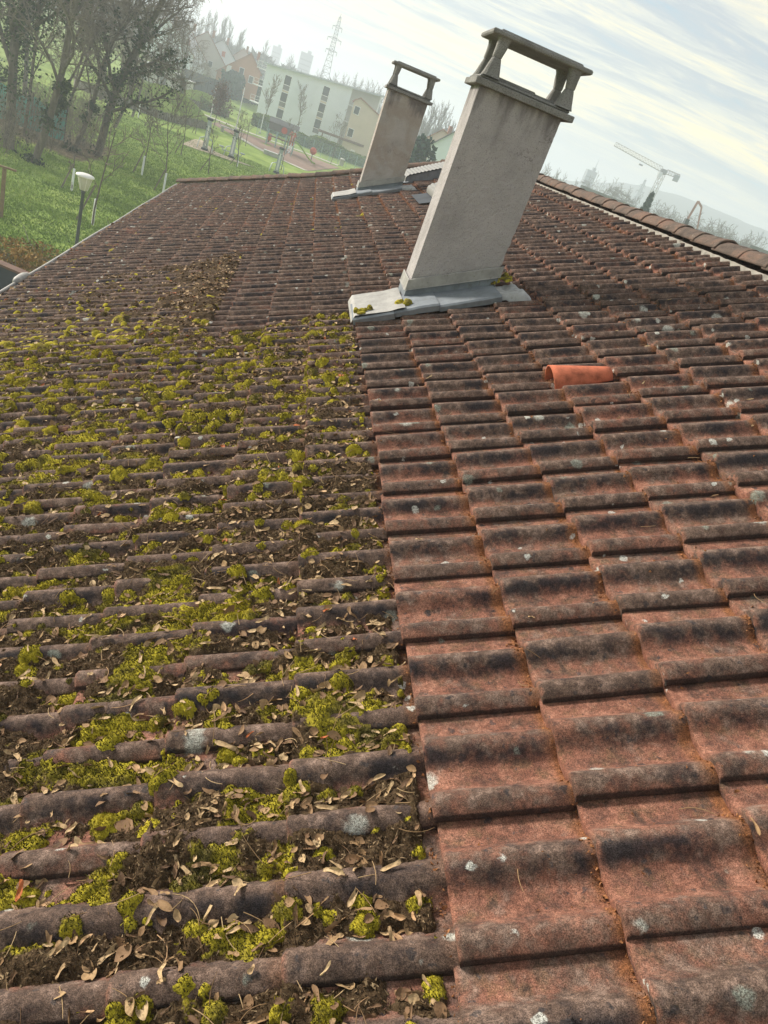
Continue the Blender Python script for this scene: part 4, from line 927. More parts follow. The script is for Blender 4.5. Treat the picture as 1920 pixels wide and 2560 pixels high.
r_, sk_ = mid_tree('russet leaved small tree behind the tall grey totem', 533, 320, 5, 225); ivy_on(sk_, r_, np.random.default_rng(6), 2600, 1.1, 5.2, .10, 'foliage', M['russet'], (0, 1, 2))

# ------------------------------------------------------------------ near things on the lawn
p = at_y(214, 434, 21.8); base = np.array([p[0], p[1], float(terr(p[0], p[1]))]); hL = p[2] - base[2]
lampo = thing('street_lamp', 'street lamp with white hat and frosted bowl on a slim grey post beyond the gutter', 'street lamp', base)
m = MB(); m.lathe(base, [(.085, 0), (.085, .5), (.05, .55), (.045, hL - .52), (.06, hL - .50), (.06, hL - .44), (.03, hL - .43)], 14); m.build('post', M['lamp'], lampo, smooth=True)
m = MB(); m.lathe(base, [(.075, hL - .44), (.10, hL - .42), (.155, hL - .22), (.19, hL - .075), (.19, hL - .07)], 20); m.build('bowl', M['milk'], lampo, smooth=True)
m = MB(); [m.tube([base + [.10 * math.cos(a), .10 * math.sin(a), hL - .43], base + [.20 * math.cos(a), .20 * math.sin(a), hL - .07]], .010, 5) for a in np.arange(6) * math.pi / 3]; m.build('bowl_frame', M['lampw'], lampo)
m = MB(); m.lathe(base, [(.235, hL - .085), (.245, hL - .07), (.225, hL - .035), (.15, hL - .01), (.05, hL)], 22); m.build('hat', M['lampw'], lampo, smooth=True)
p = gp(2, 545); pst = thing('wooden_post', 'weathered wooden post with a crossbar at the left edge of the lawn', 'post', p)
m = MB(); m.box(p + [0, 0, .95], (.12, .12, 1.9), bev=.01); m.build('upright', M['wood'], pst); m = MB(); m.box(p + [.05, 0, 1.93], (.75, .10, .07), bev=.01); m.build('crossbar', M['wood'], pst)

# dark terrace wall and autumn shrubs below the eave
a, b = at_z(-40, 638, 1.9), at_z(120, 706, 1.9); a[2] = b[2] = 0
wl = thing('garden_wall', 'dark slate coloured wall with a pale coping below the gutter at left', 'wall', (a + b) / 2); m = MB()
u = (b - a) / np.linalg.norm(b - a); nrm_ = np.array([u[1], -u[0], 0]); L = np.linalg.norm(b - a)
m.beam(a + [0, 0, .92], b + [0, 0, .92], .25, 1.84); m.build('wall', M['slate'], wl); m = MB(); m.beam(a + [0, 0, 1.875], b + [0, 0, 1.875], .30, .06); m.build('coping', M['woodd'], wl)
c = (a + b) / 2 + np.array([1.6, -2.9, 0]); m = MB(); m.box((c[0] - 1.0, c[1] - .2, .025), (7.5, 4.4, .05), rz=math.atan2(u[1], u[0])); tag(m.build('terrace', M['slate'], None), kind='structure')
def bush(label, p, r, n, mat, size, seed, asp=1.0, name='shrub', cat='shrub', stems=40, mt='twig'):
    rng = np.random.default_rng(seed); root = thing(name, label, cat, p); m = MB()
    d = rng.normal(size=(n, 3)); d /= np.linalg.norm(d, axis=1, keepdims=True); C = d * (rng.random(n) ** .45)[:, None] * r; C[:, 2] = np.abs(C[:, 2]); lump = fbm(C[:, 0] / r[0] * 3 + seed, C[:, 2] / r[2] * 3 + C[:, 1] / r[1] * 2, seed); k = lump > .40; C = C[k]
    m.cards(C + p, rng.uniform(.6, 1.4, len(C)) * size, rng, asp, rnd=np.clip(lump[k] * 1.2 - .15 + rng.normal(size=len(C)) * .2, 0, 1)); m.build('foliage', M[mat], root)
    if stems:
        e = rng.normal(size=(stems, 3)) * r * .75; e[:, 2] = r[2] * (.35 + .5 * rng.random(stems)); t = np.linspace(0, 1, 5)[None, :, None]
        m = MB(); m.tubes(p + rng.normal(size=(stems, 1, 3)) * r * [.3, .3, 0] + e[:, None] * t + rng.normal(size=(stems, 5, 3)) * .05 * t, np.linspace(.02, .008, 5)[None].repeat(stems, 0), 3); m.build('stems', M[mt], root)
    return root
for k, (px_, py_, rr2, mt_, lb) in enumerate([(60, 690, (1.0, .8, 1.0), 'autumn', 'orange leaved shrub hanging over the dark garden wall'), (20, 655, (1.3, 1.0, .9), 'autumn', 'ochre leaved shrub behind the dark garden wall at the photo edge'),
        (118, 672, (1.1, .9, .8), 'autumn', 'russet and green shrub between the garden wall and the gutter'), (85, 628, (1.2, 1.0, .7), 'autumn', 'brownish weedy shrub on the lawn behind the garden wall')]):
    p = at_z(px_, py_, 1.0); p[2] = float(terr(p[0], p[1])); bush(lb, p, np.array(rr2) * [1.35, 1.3, 1.9], 3200, mt_, .062, 300 + k, 1.1, stems=70)

# grassy mounds behind palisades
def mound(label, pc, rx_, ry_, h, seed, pal=True):
    c = gp(*pc); root = thing('palisade_mound', label, 'mound', c); rng = np.random.default_rng(seed)
    a = np.linspace(0, 2 * math.pi, 49); wall_h = .95 if pal else .2; rows = []
    for t in np.linspace(1, .02, 12):
        rad = 1 + .06 * np.sin(a * 3 + seed); z = wall_h * .85 + (h - wall_h) * (1 - t ** 2.0); rows.append(np.stack([c[0] + rx_ * t * rad * np.cos(a), c[1] + ry_ * t * rad * np.sin(a), c[2] + z + .12 * (fbm(np.cos(a) * 4 * t + 5, np.sin(a) * 4 * t + seed, 3) - .5)], -1))
    m = MB(); m.grid(np.array(rows), litter=0.0, far=0.0); m.build('turf', M['ground'], root, smooth=True)
    m = MB(); n = int(2 * math.pi * (rx_ + ry_) / 2 / .24); m2 = MB()
    for k in range(n):
        q = 2 * math.pi * k / n; rad = 1 + .06 * math.sin(q * 3 + seed); hh = wall_h * rng.uniform(.88, 1.12); m.lathe((c[0] + rx_ * rad * math.cos(q), c[1] + ry_ * rad * math.sin(q), c[2] - .1), [(.11, 0), (.11, hh), (.08, hh + .03)], 6)
    m.build('palisade', M['pal'], root)
    n = 5000; q = rng.uniform(0, 2 * math.pi, n); t = np.sqrt(rng.random(n)); z = wall_h * .85 + (h - wall_h) * (1 - t ** 2); C = np.stack([c[0] + rx_ * t * np.cos(q), c[1] + ry_ * t * np.sin(q), c[2] + z], 1); hb = rng.uniform(.10, .28, n)[:, None]; w = rng.normal(size=(n, 3)) * [1, 1, 0] * .05
    m = MB(); m.add(np.stack([C - w, C + w, C + np.stack([rng.normal(size=n) * .4, rng.normal(size=n) * .4, np.ones(n)], 1) * hb], 1).reshape(-1, 3), np.arange(3 * n).reshape(-1, 3), rnd=np.repeat(np.clip(rng.normal(size=n) * .2 + .72, 0, 1), 3)); m.build('grass_tufts', M['blade'], root)
mound('nearer grassy mound ringed by a wooden palisade', (412, 284), 5.2, 6.0, 3.0, 1)
mound('farther low grassy mound behind the dark trunked tree', (505, 268), 4.2, 5.0, 2.2, 2)
mound('grassy mound partly hidden by the wood, left of the palisade one', (330, 262), 6.0, 6.0, 2.6, 3)

# teal sheet on a fence
c = gp(78, 330); root = thing('teal_sheet', 'teal green sheet hung on posts among the trees at left', 'tarpaulin', c); m = MB()
u, w = np.meshgrid(np.linspace(-2.1, 2.0, 40), np.linspace(.15, 2.2, 20), indexing='ij'); m.grid(np.stack([c[0] + u, c[1] + .12 * np.sin(u * 3.1 + w) + .15 * (fbm(u * 2, w * 2, 7) - .5), c[2] + w * (1 - .10 * (u + 2) / 4) - .12 * np.sin(np.abs(u) * 1.57) ** 2 * w], -1)); m.build('sheet', M['teal'], root, smooth=True)
for k in (-2.1, -.1, 2.0): m = MB(); m.tube([c + [k, .1, -.1], c + [k, .1, 2.3]], .04, 6); m.build('post', M['dark'], root)

# ------------------------------------------------------------------ play area
def totem(label, px, py, H, seats, seed):
    c = gp(px, py); root = thing('fitness_totem', label, 'exercise machine', c); m = MB()
    m.box(c + [0, 0, H * .46], (.46, .40, H * .92), bev=.05, taper=.8); m.build('column', M['steel'], root)
    m = MB(); m.box(c + [0, -.215, H * .45], (.20, .03, H * .62), bev=.01, taper=.8); m.build('panel', M['frame'], root)
    m = MB(); m.box(c + [0, 0, H * .94], (.56, .5, .22), bev=.05); m.build('collar', M['dark'], root); m = MB(); m.box(c + [0, 0, H * .70], (.48, .42, .08), bev=.02); m.build('band', M['dark'], root); m = MB(); m.box(c + [0, 0, .12], (.62, .56, .24), bev=.05); m.build('foot', M['dark'], root)
    for sx in (-1, 1):
        m = MB(); m.tube([c + [sx * .75, -.1, 0], c + [sx * .62, -.05, H * .33], c + [sx * .2, 0, H * .40]], .045, 7); m.build('handrail', M['steel'], root, smooth=True)
    if seats:
        for sx in (-1, 1):
            m = MB(); m.tube([c + [sx * .2, -.1, .55], c + [sx * .9, -.3, .5], c + [sx * 1.05, -.3, .75]], .05, 7); m.lathe(c + [sx * 1.05, -.3, .72], [(.20, 0), (.27, .05), (.27, .11), (.05, .14)], 12); m.build('seat', M['steel'], root, smooth=True)
totem('silvery exercise totem on the sand area, left of two, seatless', 511, 376, 3.0, False, 1)
totem('silvery exercise totem with two swivel seats near the tip of the sand area', 577, 395, 2.7, True, 2)
totem('silvery exercise totem with only its top showing over the roof hip', 690, 434, 2.6, False, 3)
def mast(label, pb, pt, r=.085):
    c = gp(*pb); t = at_y(*pt, c[1]); root = thing('lamp_mast', label, 'mast', c); m = MB(); H = t[2] - c[2]; m.lathe(c, [(r, 0), (r * .55, H), (r * .3, H + .05)], 10); m.build('pole', M['frame'], root, smooth=True); m = MB(); m.box(c + [0, 0, .1], (.4, .4, .2), bev=.03); m.build('footing', M['conc'], root)
mast('tall white mast rising behind the left exercise totem', (523, 308), (538, 220)); mast('tall white mast behind the concrete bench', (589, 325), (613, 220)); mast('short white mast at the left end of the white block', (649, 334), (659, 281)); mast('pale teal post inside the playground', (722, 384), (734, 338), .07)
a, b = gp(549, 327), gp(598, 343); root = thing('concrete_bench', 'long concrete bench slab between the mulch and the lawn', 'bench', (a + b) / 2)
m = MB(); m.beam(a + [0, 0, .62], b + [0, 0, .62], .8, .14); m.build('slab', M['conc'], root)
for f in (.12, .88): m = MB(); q = a + (b - a) * f; m.box(q + [0, 0, .275], (.35, .6, .55)); m.build('support', M['conc'], root)
c = gp(682, 392); root = thing('low_bench', 'low concrete block with a white top at the playground edge', 'bench', c); m = MB(); m.box(c + [0, 0, .22], (2.4, .55, .44), bev=.02); m.build('block', M['conc'], root); m = MB(); m.box(c + [0, 0, .475], (2.5, .65, .07), bev=.02); m.build('top', M['frame'], root)
c = gp(697, 372); root = thing('play_house', 'grey roofed climbing house with red panels and ladder', 'playground', c)
for sx in (-1.9, -.6, .7, 1.9):
    for sy in (-.8, .8): m = MB(); m.box(c + [sx, sy, 1.5], (.12, .12, 3.0)); m.build('post', M['tealm'], root)
m = MB(); m.box(c + [0, 0, 1.25], (3.8, 1.6, .12)); m.build('deck', M['woodd'], root)
m = MB(); m.box(c + [-.3, -.9, 2.55], (3.4, .08, .95), bev=.02); m.build('side_panel', M['greyroof'], root); m = MB(); m.add([c + q for q in ((-2.1, -1.0, 3.0), (2.1, -1.0, 3.0), (2.1, 0, 3.6), (-2.1, 0, 3.6), (-2.1, 1.0, 3.0), (2.1, 1.0, 3.0))], np.array([[0, 1, 2, 3], [3, 2, 5, 4]])); m.build('roof', M['greyroof'], root)
m = MB(); m.lathe((0, 0, 0), [(.42, -.03), (.42, .03)], 18); V0 = m.V; m.V = [np.stack([v[:, 0], v[:, 2], v[:, 1]], 1) + c + [.2, -1.0, 2.5] for v in V0]; m.build('round_panel', M['red'], root); m = MB(); m.box(c + [1.6, -.95, 1.7], (.7, .08, 1.5), bev=.02); m.build('climbing_panel', M['red'], root)
m = MB(); [m.tube([c + [1.0 + .4 * k, -2.6, .0], c + [1.6 + .4 * k, -.9, 1.35]], .05, 6) for k in (0, 1)]; [m.tube([c + [1.0 + .6 * t, -2.6 + 1.7 * t, 1.35 * t], c + [1.4 + .6 * t, -2.6 + 1.7 * t, 1.35 * t]], .04, 5) for t in (.25, .5, .75)]; m.build('ladder', M['frame'], root)
c = gp(744, 398); root = thing('slide', 'green slide with an orange topped frame in the playground', 'slide', c); m = MB(); u = np.linspace(0, 1, 14); zz = 1.7 * (1 - smooth(0, 1, u)) + .12; ww = np.array([-.28, -.26, .26, .28]); hz = np.array([.2, 0, 0, .2])
m.grid(np.stack([c[0] - 1.0 + 3.4 * u[:, None] + 0 * ww, c[1] + ww[None] + 0 * u[:, None], c[2] + zz[:, None] + hz[None]], -1)); m.build('chute', M['green'], root, smooth=True)
for sx in (-1.7, -1.0):
    for sy in (-.35, .35): m = MB(); m.box(c + [sx, sy, 1.3], (.1, .1, 2.6)); m.build('post', M['tealm'], root)
m = MB(); m.tube([c + [-1.75, -.38, 2.5], c + [-1.6, -.38, 2.9], c + [-1.1, -.38, 2.9], c + [-.95, -.38, 2.5]], .12, 8); m.build('arch', M['red'], root, smooth=True); m = MB(); m.box(c + [-1.35, 0, 1.75], (.8, .7, .08)); m.build('platform', M['woodd'], root)
c = gp(776, 405); root = thing('red_ball_post', 'red ball on a dark post in front of the mesh fence', 'play post', c); m = MB(); m.tube([c, c + [0, 0, 1.0]], .06, 8); m.build('post', M['dark'], root); m = MB(); m.lathe(c + [0, 0, 1.45], [(.48 * math.sin(q), -.48 * math.cos(q)) for q in np.linspace(.05, math.pi - .05, 13)], 16); m.build('ball', M['red'], root, smooth=True)
c = gp(670, 356); root = thing('red_cube_toy', 'small red play block on a post at the edge of the mulch', 'play post', c + np.array([0, 0, 0])); m = MB(); m.box(c + [0, 0, .75], (.65, .5, .9), bev=.08); m.build('block', M['red'], root); m = MB(); m.tube([c, c + [0, 0, .35]], .12, 8); m.build('foot', M['dark'], root)

def fence(label, pa, pb, H, n):
    a, b = gp(*pa), gp(*pb); root = thing('mesh_fence', label, 'fence', (a + b) / 2)
    for k in range(n + 1): q = a + (b - a) * k / n; m = MB(); m.box(q + [0, 0, H / 2], (.07, .07, H)); m.build('post', M['tealm'], root)
    m = MB(); [m.tube([a + [0, 0, z], b + [0, 0, z]], .012, 3) for z in np.linspace(.1, H, 12)]; [m.tube([a + (b - a) * f, a + (b - a) * f + [0, 0, H]], .008, 3) for f in np.linspace(0, 1, 90)]; m.build('mesh_panel', M['tealm'], root)
fence('teal mesh fence between the playground and the hedge', (640, 338), (905, 432), 2.2, 12)
def hedge(label, pa, pb, h, d, seed, n, size, mat='hedge', z0=None):
    a, b = gp(*pa), gp(*pb); rng = np.random.default_rng(seed); root = thing('hedge', label, 'hedge', (a + b) / 2); L = np.linalg.norm(b - a); u_ = (b - a) / L; nn = np.array([-u_[1], u_[0], 0])
    t = rng.random(n); o = rng.uniform(-1, 1, n); hh = h * (.85 + .35 * (fbm(t * L * .5, t * 0 + seed, 5) - .5) * 2); z = hh * (1 - rng.random(n) ** 2.2 * .98); C = a + (b - a) * t[:, None] + nn * (o * d / 2 * (1 - .2 * z / h))[:, None]; C[:, 2] = terr(C[:, 0], C[:, 1]) + z
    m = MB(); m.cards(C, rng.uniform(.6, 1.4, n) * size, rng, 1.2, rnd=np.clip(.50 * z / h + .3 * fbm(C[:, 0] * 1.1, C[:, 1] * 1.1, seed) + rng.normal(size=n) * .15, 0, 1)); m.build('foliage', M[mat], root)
    m = MB(); B = max(6, int(L * 1.2)); q = a + (b - a) * rng.random((B, 1)); m.tubes(np.stack([q + [0, 0, 0], q + [0, 0, h * .3] + rng.normal(size=(B, 3)) * .1, q + [0, 0, h * .7] + rng.normal(size=(B, 3)) * .2], 1), np.array([[.05, .04, .02]]).repeat(B, 0), 4); m.build('stems', M['twig'], root)
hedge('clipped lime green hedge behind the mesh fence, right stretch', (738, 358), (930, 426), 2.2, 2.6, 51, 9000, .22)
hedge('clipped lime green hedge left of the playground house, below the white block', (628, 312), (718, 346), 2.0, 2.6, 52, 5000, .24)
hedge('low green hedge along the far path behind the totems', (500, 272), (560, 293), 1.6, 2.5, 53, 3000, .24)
c0_, c1_ = gp(796, 372), gp(905, 412); root = thing('wooden_portal', 'brown timber beam on posts spanning in front of the white block', 'pergola', (c0_ + c1_) / 2)
tl, tr_ = at_y(796, 325, c0_[1]), at_y(909, 366, c1_[1]); m = MB(); m.beam(tl, tr_, .35, .40); m.build('beam', M['woodd'], root)
for q, tq in ((c0_, tl), (c1_, tr_)): m = MB(); m.beam(q, [q[0], q[1], tq[2] - .2], .22); m.build('post', M['woodd'], root)
c = gp(852, 414); root = thing('litter_bin', 'pale round litter bin beside the path end at the roof hip', 'bin', c); m = MB(); m.lathe(c, [(.34, 0), (.36, .85), (.42, .88), (.42, .98), (.2, 1.0)], 14); m.build('body', M['conc'], root, smooth=True); m = MB(); m.lathe(c, [(.3, 1.0), (.25, 1.1)], 12); m.build('lid', M['lampw'], root)
c = gp(874, 404); root = thing('notice_post', 'small pale notice board on a dark post in front of the hedge', 'notice board', c); m = MB(); m.tube([c, c + [0, 0, 1.5]], .06, 8); m.build('post', M['dark'], root); m = MB(); m.box(c + [0, -.06, 1.65], (.8, .08, .75), bev=.02); m.build('board', M['lampw'], root)

# ------------------------------------------------------------------ buildings
def az_el(px, py): v = ray(px, py); return math.atan2(v[0], v[1]), math.atan2(v[2], math.hypot(v[0], v[1]))
def at_d(px, py, d): v = ray(px, py); return v * (d / math.hypot(v[0], v[1])) + [0, 0, CAMZ]
# white block of flats
TL, TR, FR = at_d(669, 158, 165), at_d(883, 219, 165), at_d(914, 226, 160)
ux = (TR - TL) * [1, 1, 0]; Wd = np.linalg.norm(ux); ux /= Wd; uy = np.array([-ux[1], ux[0], 0])
zl, zr = TL[2] - .2, TR[2] - .2; O_ = np.array([TL[0], TL[1], 0.0])
blk = thing('apartment_block', 'white three storey block of flats with two columns of dark windows', 'building', O_ + ux * Wd / 2)
def blk_pt(u, v, z): return O_ + ux * u + uy * v + [0, 0, z]
def prism(m, u0, u1, v0, v1, z0, z1a, z1b=None):
    z1b = z1a if z1b is None else z1b
    m.add([blk_pt(u, v, z) for (u, v, z) in ((u0, v0, z0), (u1, v0, z0), (u1, v1, z0), (u0, v1, z0), (u0, v0, z1a), (u1, v0, z1b), (u1, v1, z1b), (u0, v1, z1a))], np.array([[3, 2, 1, 0], [4, 5, 6, 7], [0, 1, 5, 4], [1, 2, 6, 5], [2, 3, 7, 6], [3, 0, 4, 7]]))
m = MB(); prism(m, 0, Wd, 0, 12, -.5, zl, zr); m.build('wall', M['plaster'], blk)
RW_ = np.linalg.norm((FR - TR)[:2]) + .3; sl = (zr - zl) / Wd
m = MB(); prism(m, Wd + .01, Wd + RW_, 1.8, 12, -.5, zr, zr + sl * RW_); m.build('recessed_wall', M['greyp'], blk)
m = MB(); prism(m, -.5, Wd + RW_ + .5, -.7, 12.5, zl + .0, zl + .01, zr + .01); V = np.array([blk_pt(u, v, zl + sl * u + dz) for dz in (.004, .32) for (u, v) in ((-.6, -.8), (Wd + RW_ + .6, -.8), (Wd + RW_ + .6, 12.5), (-.6, 12.5))]); m = MB(); m.add(V, np.array([[3, 2, 1, 0], [4, 5, 6, 7], [0, 1, 5, 4], [1, 2, 6, 5], [2, 3, 7, 6], [3, 0, 4, 7]])); m.build('roof', M['steel'], blk)
st = (zl - .3) / 3.15
for cu in (.262, .712):
    for k in range(3):
        u0, u1 = Wd * cu - .62, Wd * cu + .62; zt_ = zl + sl * Wd * cu - .95 - k * st * 1.0
        m = MB(); prism(m, u0 - .04, u1 + .04, -.05, .02, zt_ - 2.55, zt_ + .04); w = m.build('window', M['frame'], blk)
        m = MB(); prism(m, u0, u1 - .02, -.075, -.04, zt_ - 1.55, zt_); m.build('pane', M['glass'], w); m = MB(); prism(m, u0, u1, -.07, -.04, zt_ - 2.5, zt_ - 1.68); m.build('lower_pane', M['greyroof'], w)
        if k < 2: m = MB(); prism(m, u0, u1, -.035, .02, zt_ - st + .12, zt_ - 2.6); m.build('infill_panel', M['cream'], blk)
for k in range(3):
    z = zr - 3.0 - k * st
    if z < .5: continue
    m = MB(); prism(m, Wd + .02, Wd + RW_ + .2, -.1, 1.78, z, z + .18); b_ = m.build('balcony', M['frame'], blk)
    m = MB(); [m.beam(blk_pt(Wd + .1, -.05, z + h_), blk_pt(Wd + RW_ + .1, -.05, z + h_), .05) for h_ in (.5, .8, 1.1)]; m.build('railing', M['steel'], b_)
    m = MB(); prism(m, -1.9, -.02, 1.0, 4.0, z + .2, z + .40); b_ = m.build('balcony', M['frame'], blk)
    m = MB(); [m.beam(blk_pt(-1.85, 1.05, z + .4 + h_), blk_pt(-.05, 1.05, z + .4 + h_), .06) for h_ in (.5, 1.1)]; [m.beam(blk_pt(-1.85 + .9 * q, 1.05, z + .4), blk_pt(-1.85 + .9 * q, 1.05, z + 1.5), .06) for q in (0, 1, 2)]; m.build('railing', M['frame'], b_)
m = MB(); m.beam(blk_pt(Wd + RW_, 0, -.4), blk_pt(Wd + RW_, 0, zr + sl * RW_), .28); m.build('pillar', M['frame'], blk)

def gable_house(name, label, apex, el_, er_, D, base_z, depth, wall, roofm, yaw=None, wins=(), chim=True, ov=.35, cat='house'):
    A, L_, R_ = at_d(*apex, D), at_d(*el_, D), at_d(*er_, D); dirv = (R_ - L_) * [1, 1, 0]; w = np.linalg.norm(dirv); dirv /= w
    dp = np.array([-dirv[1], dirv[0], 0]); O2 = np.array([L_[0], L_[1], base_z]); ua = (A - L_)[:2] @ dirv[:2]; hl, hr, ha = L_[2] - base_z, R_[2] - base_z, A[2] - base_z
    root = thing(name, label, cat, O2 + dirv * w / 2); pt_ = lambda u, v, z: O2 + dirv * u + dp * v + [0, 0, z]
    m = MB(); V = [pt_(u, v, z) for v in (0, depth) for (u, z) in ((0, 0), (w, 0), (w, hr), (ua, ha), (0, hl))]; m.add(V, [[0, 1, 2, 3, 4], [9, 8, 7, 6, 5]]); m.add(V, np.array([[1, 6, 7, 2], [5, 0, 4, 9]])); m.build('wall', wall, root)
    sl_, sr = (ha - hl) / max(ua, .1), (ha - hr) / max(w - ua, .1); m = MB()
    for (u0, z0, u1, z1) in ((-ov, hl - ov * sl_, ua, ha), (w + ov, hr - ov * sr, ua, ha)):
        P = [pt_(u, v, z + dz) for dz in (.03, .22) for (u, v, z) in ((u0, -ov, z0), (u1, -ov, z1), (u1, depth + ov, z1), (u0, depth + ov, z0))]; m.add(P, np.array([[3, 2, 1, 0], [4, 5, 6, 7], [0, 1, 5, 4], [1, 2, 6, 5], [2, 3, 7, 6], [3, 0, 4, 7]]))
    rf = m.build('roof', roofm, root)
    if chim: m = MB(); q = pt_(ua + w * .18, depth * .4, ha + .15); m.box(q, (.6, .6, 1.7)); m.build('chimney', M['redroof'], rf)
    for (fu, fz, ww, hh, mt_) in wins:
        m = MB(); q = pt_(fu * w, -.03, fz * ha); rzz = math.atan2(dirv[1], dirv[0]); m.box(q, (ww + .2, .08, hh + .2), rz=rzz); wn = m.build('window', M['frame'], root); m = MB(); m.box(q - dp * .05, (ww, .06, hh), rz=rzz); m.build('pane', M[mt_], wn)
    return root
bz = 2.9
gable_house('gabled_house', 'white gabled house with a red roof, largest of the row on the slope', (471, 63), (432, 84), (514, 150), 205, bz, 14, M['plaster'], M['redroof'], wins=((.45, .62, .8, 1.3, 'redroof'), (.62, .30, .9, 1.3, 'glass'), (.35, .30, .9, 1.3, 'glass')))
gable_house('gabled_house', 'white gabled house half hidden by bare trees, leftmost of the row on the slope', (418, 43), (368, 66), (484, 142), 192, bz, 14, M['plaster'], M['redroof'], wins=((.5, .62, .8, 1.3, 'glass'), (.3, .30, .9, 1.3, 'glass'), (.65, .30, .9, 1.3, 'glass')))
gable_house('gabled_house', 'beige gabled house with a faded red roof, third in the row on the slope', (520, 80), (490, 93), (563, 166), 216, bz, 14, M['greyp'], M['redroof'], wins=((.55, .30, .9, 1.2, 'glass'),))
gable_house('gabled_house', 'white gabled house with red shutters, rightmost of the white row on the slope', (559, 100), (535, 110), (590, 156), 228, bz, 14, M['plaster'], M['greyroof'], wins=((.45, .66, .8, 1.2, 'red'), (.6, .30, .9, 1.3, 'red')))
gable_house('gabled_house', 'orange rendered house with a low red gable roof behind the dark hedge', (629, 135), (543, 177), (652, 186), 188, bz - .8, 12, M['orange'], M['redroof'], wins=((.25, .50, .8, 1.2, 'frame'), (.55, .55, .9, 1.3, 'glass'), (.8, .45, .9, 1.3, 'greyroof')))
gable_house('gabled_house', 'brick coloured house roof rising behind the orange house', (611, 122), (585, 138), (628, 150), 240, bz, 10, M['pink'], M['redroof'])
gable_house('gabled_house', 'white house with a shuttered window seen between the two chimneys', (1139, 330), (1080, 361), (1172, 398), 105, 0.6, 10, M['plaster'], M['greyroof'], wins=((.52, .62, .8, 1.1, 'glass'), (.72, .86, .5, .7, 'glass')), chim=True)
gable_house('gabled_house', 'pinkish house with a low roof behind the white one between the chimneys', (1108, 325), (1058, 350), (1150, 368), 130, 1.5, 10, M['pink'], M['redroof'])
gable_house('gabled_house', 'beige house with small windows right behind the white block of flats', (902, 247), (886, 252), (962, 304), 148, .2, 12, M['cream'], M['redroof'], wins=((.14, .80, .9, 1.2, 'glass'), (.14, .42, .9, 1.3, 'glass')), chim=False)
a_, b_ = gp(868, 356), gp(950, 388); root = thing('garden_wall', 'pale low wall in front of the beige house, behind the white camper van', 'wall', (a_ + b_) / 2); m = MB(); m.beam(a_ + [0, 0, 1.1], b_ + [0, 0, 1.1], .3, 2.2); m.build('wall', M['greyp'], root); m = MB(); m.beam(a_ + [0, 0, 2.26], b_ + [0, 0, 2.26], .5, .12); m.build('coping', M['redroof'], root)

def van(label, pix, L, H, W2, seed, camper=False, rz=0.0):
    c = gp(*pix); root = thing('camper_van' if camper else 'parked_van', label, 'van', c); co, si = math.cos(rz), math.sin(rz); Rm = np.array([[co, -si, 0], [si, co, 0], [0, 0, 1]]); tp = lambda p: c + Rm @ np.asarray(p, float)
    prof_ = [(-L / 2, .45), (L / 2 - .1, .45), (L / 2, .75), (L / 2 - .15, 1.15), (L / 2 - 1.1, 1.35), (L / 2 - 1.7, H - .15), (L / 2 - 2.0, H), (-L / 2 + .15, H), (-L / 2, H - .2)]
    if camper: prof_ = [(-L / 2, .45), (L / 2 - .1, .45), (L / 2, .8), (L / 2 - .9, 1.25), (L / 2 - 1.4, 1.95), (L / 2 - .7, 2.1), (L / 2 - .8, H - .05), (L / 2 - 1.4, H), (-L / 2 + .1, H), (-L / 2, H - .2)]
    m = MB(); n = len(prof_); V = [tp((x, s * W2 / 2, z)) for s in (-1, 1) for x, z in prof_]; m.add(V, [list(range(n)), list(range(2 * n - 1, n - 1, -1))]); m.add(V, np.array([[(i + 1) % n, i, n + i, n + (i + 1) % n] for i in range(n)])); m.build('body', M['van'], root)
    for (x0, x1, z0, z1) in ((L / 2 - 1.75, L / 2 - 1.15, 1.40, 1.9), (-L / 2 + .8, -L / 2 + 1.9, H - 1.1, H - .5)):
        m = MB(); V = [tp((x, -W2 / 2 - .012, z)) for x, z in ((x0, z0), (x1, z0), (x1 - .2, z1), (x0, z1))]; m.add(V, [[0, 1, 2, 3]]); m.build('side_window', M['glass'], root)
    q0, q1 = (prof_[4], prof_[5]) if not camper else (prof_[3], prof_[4]); m = MB(); m.add([tp((x + .012, s * (W2 / 2 - .12), z + .012)) for (x, z), s in ((q0, -1), (q0, 1), (q1, 1), (q1, -1))], [[0, 1, 2, 3]]); m.build('windscreen', M['glass'], root)
    for x in (-L / 2 + 1.0, L / 2 - 1.0):
        for s in (-1, 1):
            m = MB(); a = np.linspace(0, 2 * math.pi, 17); rings = [[tp((x + r * math.cos(t), s * W2 / 2 - s * o, .36 + r * math.sin(t))) for t in a] for r, o in ((.02, -.03), (.22, -.03), (.35, -.01), (.36, .08), (.35, .2))]; m.grid(np.array(rings)[::(1 if s > 0 else -1)]); m.build('wheel', M['dark'], root)
    for s in (-1, 1): m = MB(); m.box(tp((L / 2 - .02, s * (W2 / 2 - .25), .85)), (.08, .3, .18), rz=rz); m.build('headlight', M['lampw'], root)
van('white camper van parked behind the hedge left of the stained chimney', (902, 394), 5.6, 2.7, 2.1, 1, True, 2.95)
van('white car half hidden by the hedge, just below the camper van', (925, 408), 4.2, 1.75, 1.8, 2, False, 2.9)
def shed(label, pa, D, w, h, dpt, mat='cream'):
    c = at_d(*pa, D); z = float(terr(c[0], c[1])); c[2] = z; root = thing('garden_shed', label, 'shed', c); m = MB(); m.box(c + [0, 0, h / 2], (w, dpt, h)); m.build('wall', M[mat], root); m = MB(); m.box(c + [0, 0, h + .09], (w + .5, dpt + .5, .18), bev=.03); m.build('roof', M['frame'], root); m = MB(); m.box(c + [w * .2, -dpt / 2 - .02, 1.0], (1.0, .06, 2.0)); m.build('door', M['greyroof'], root)
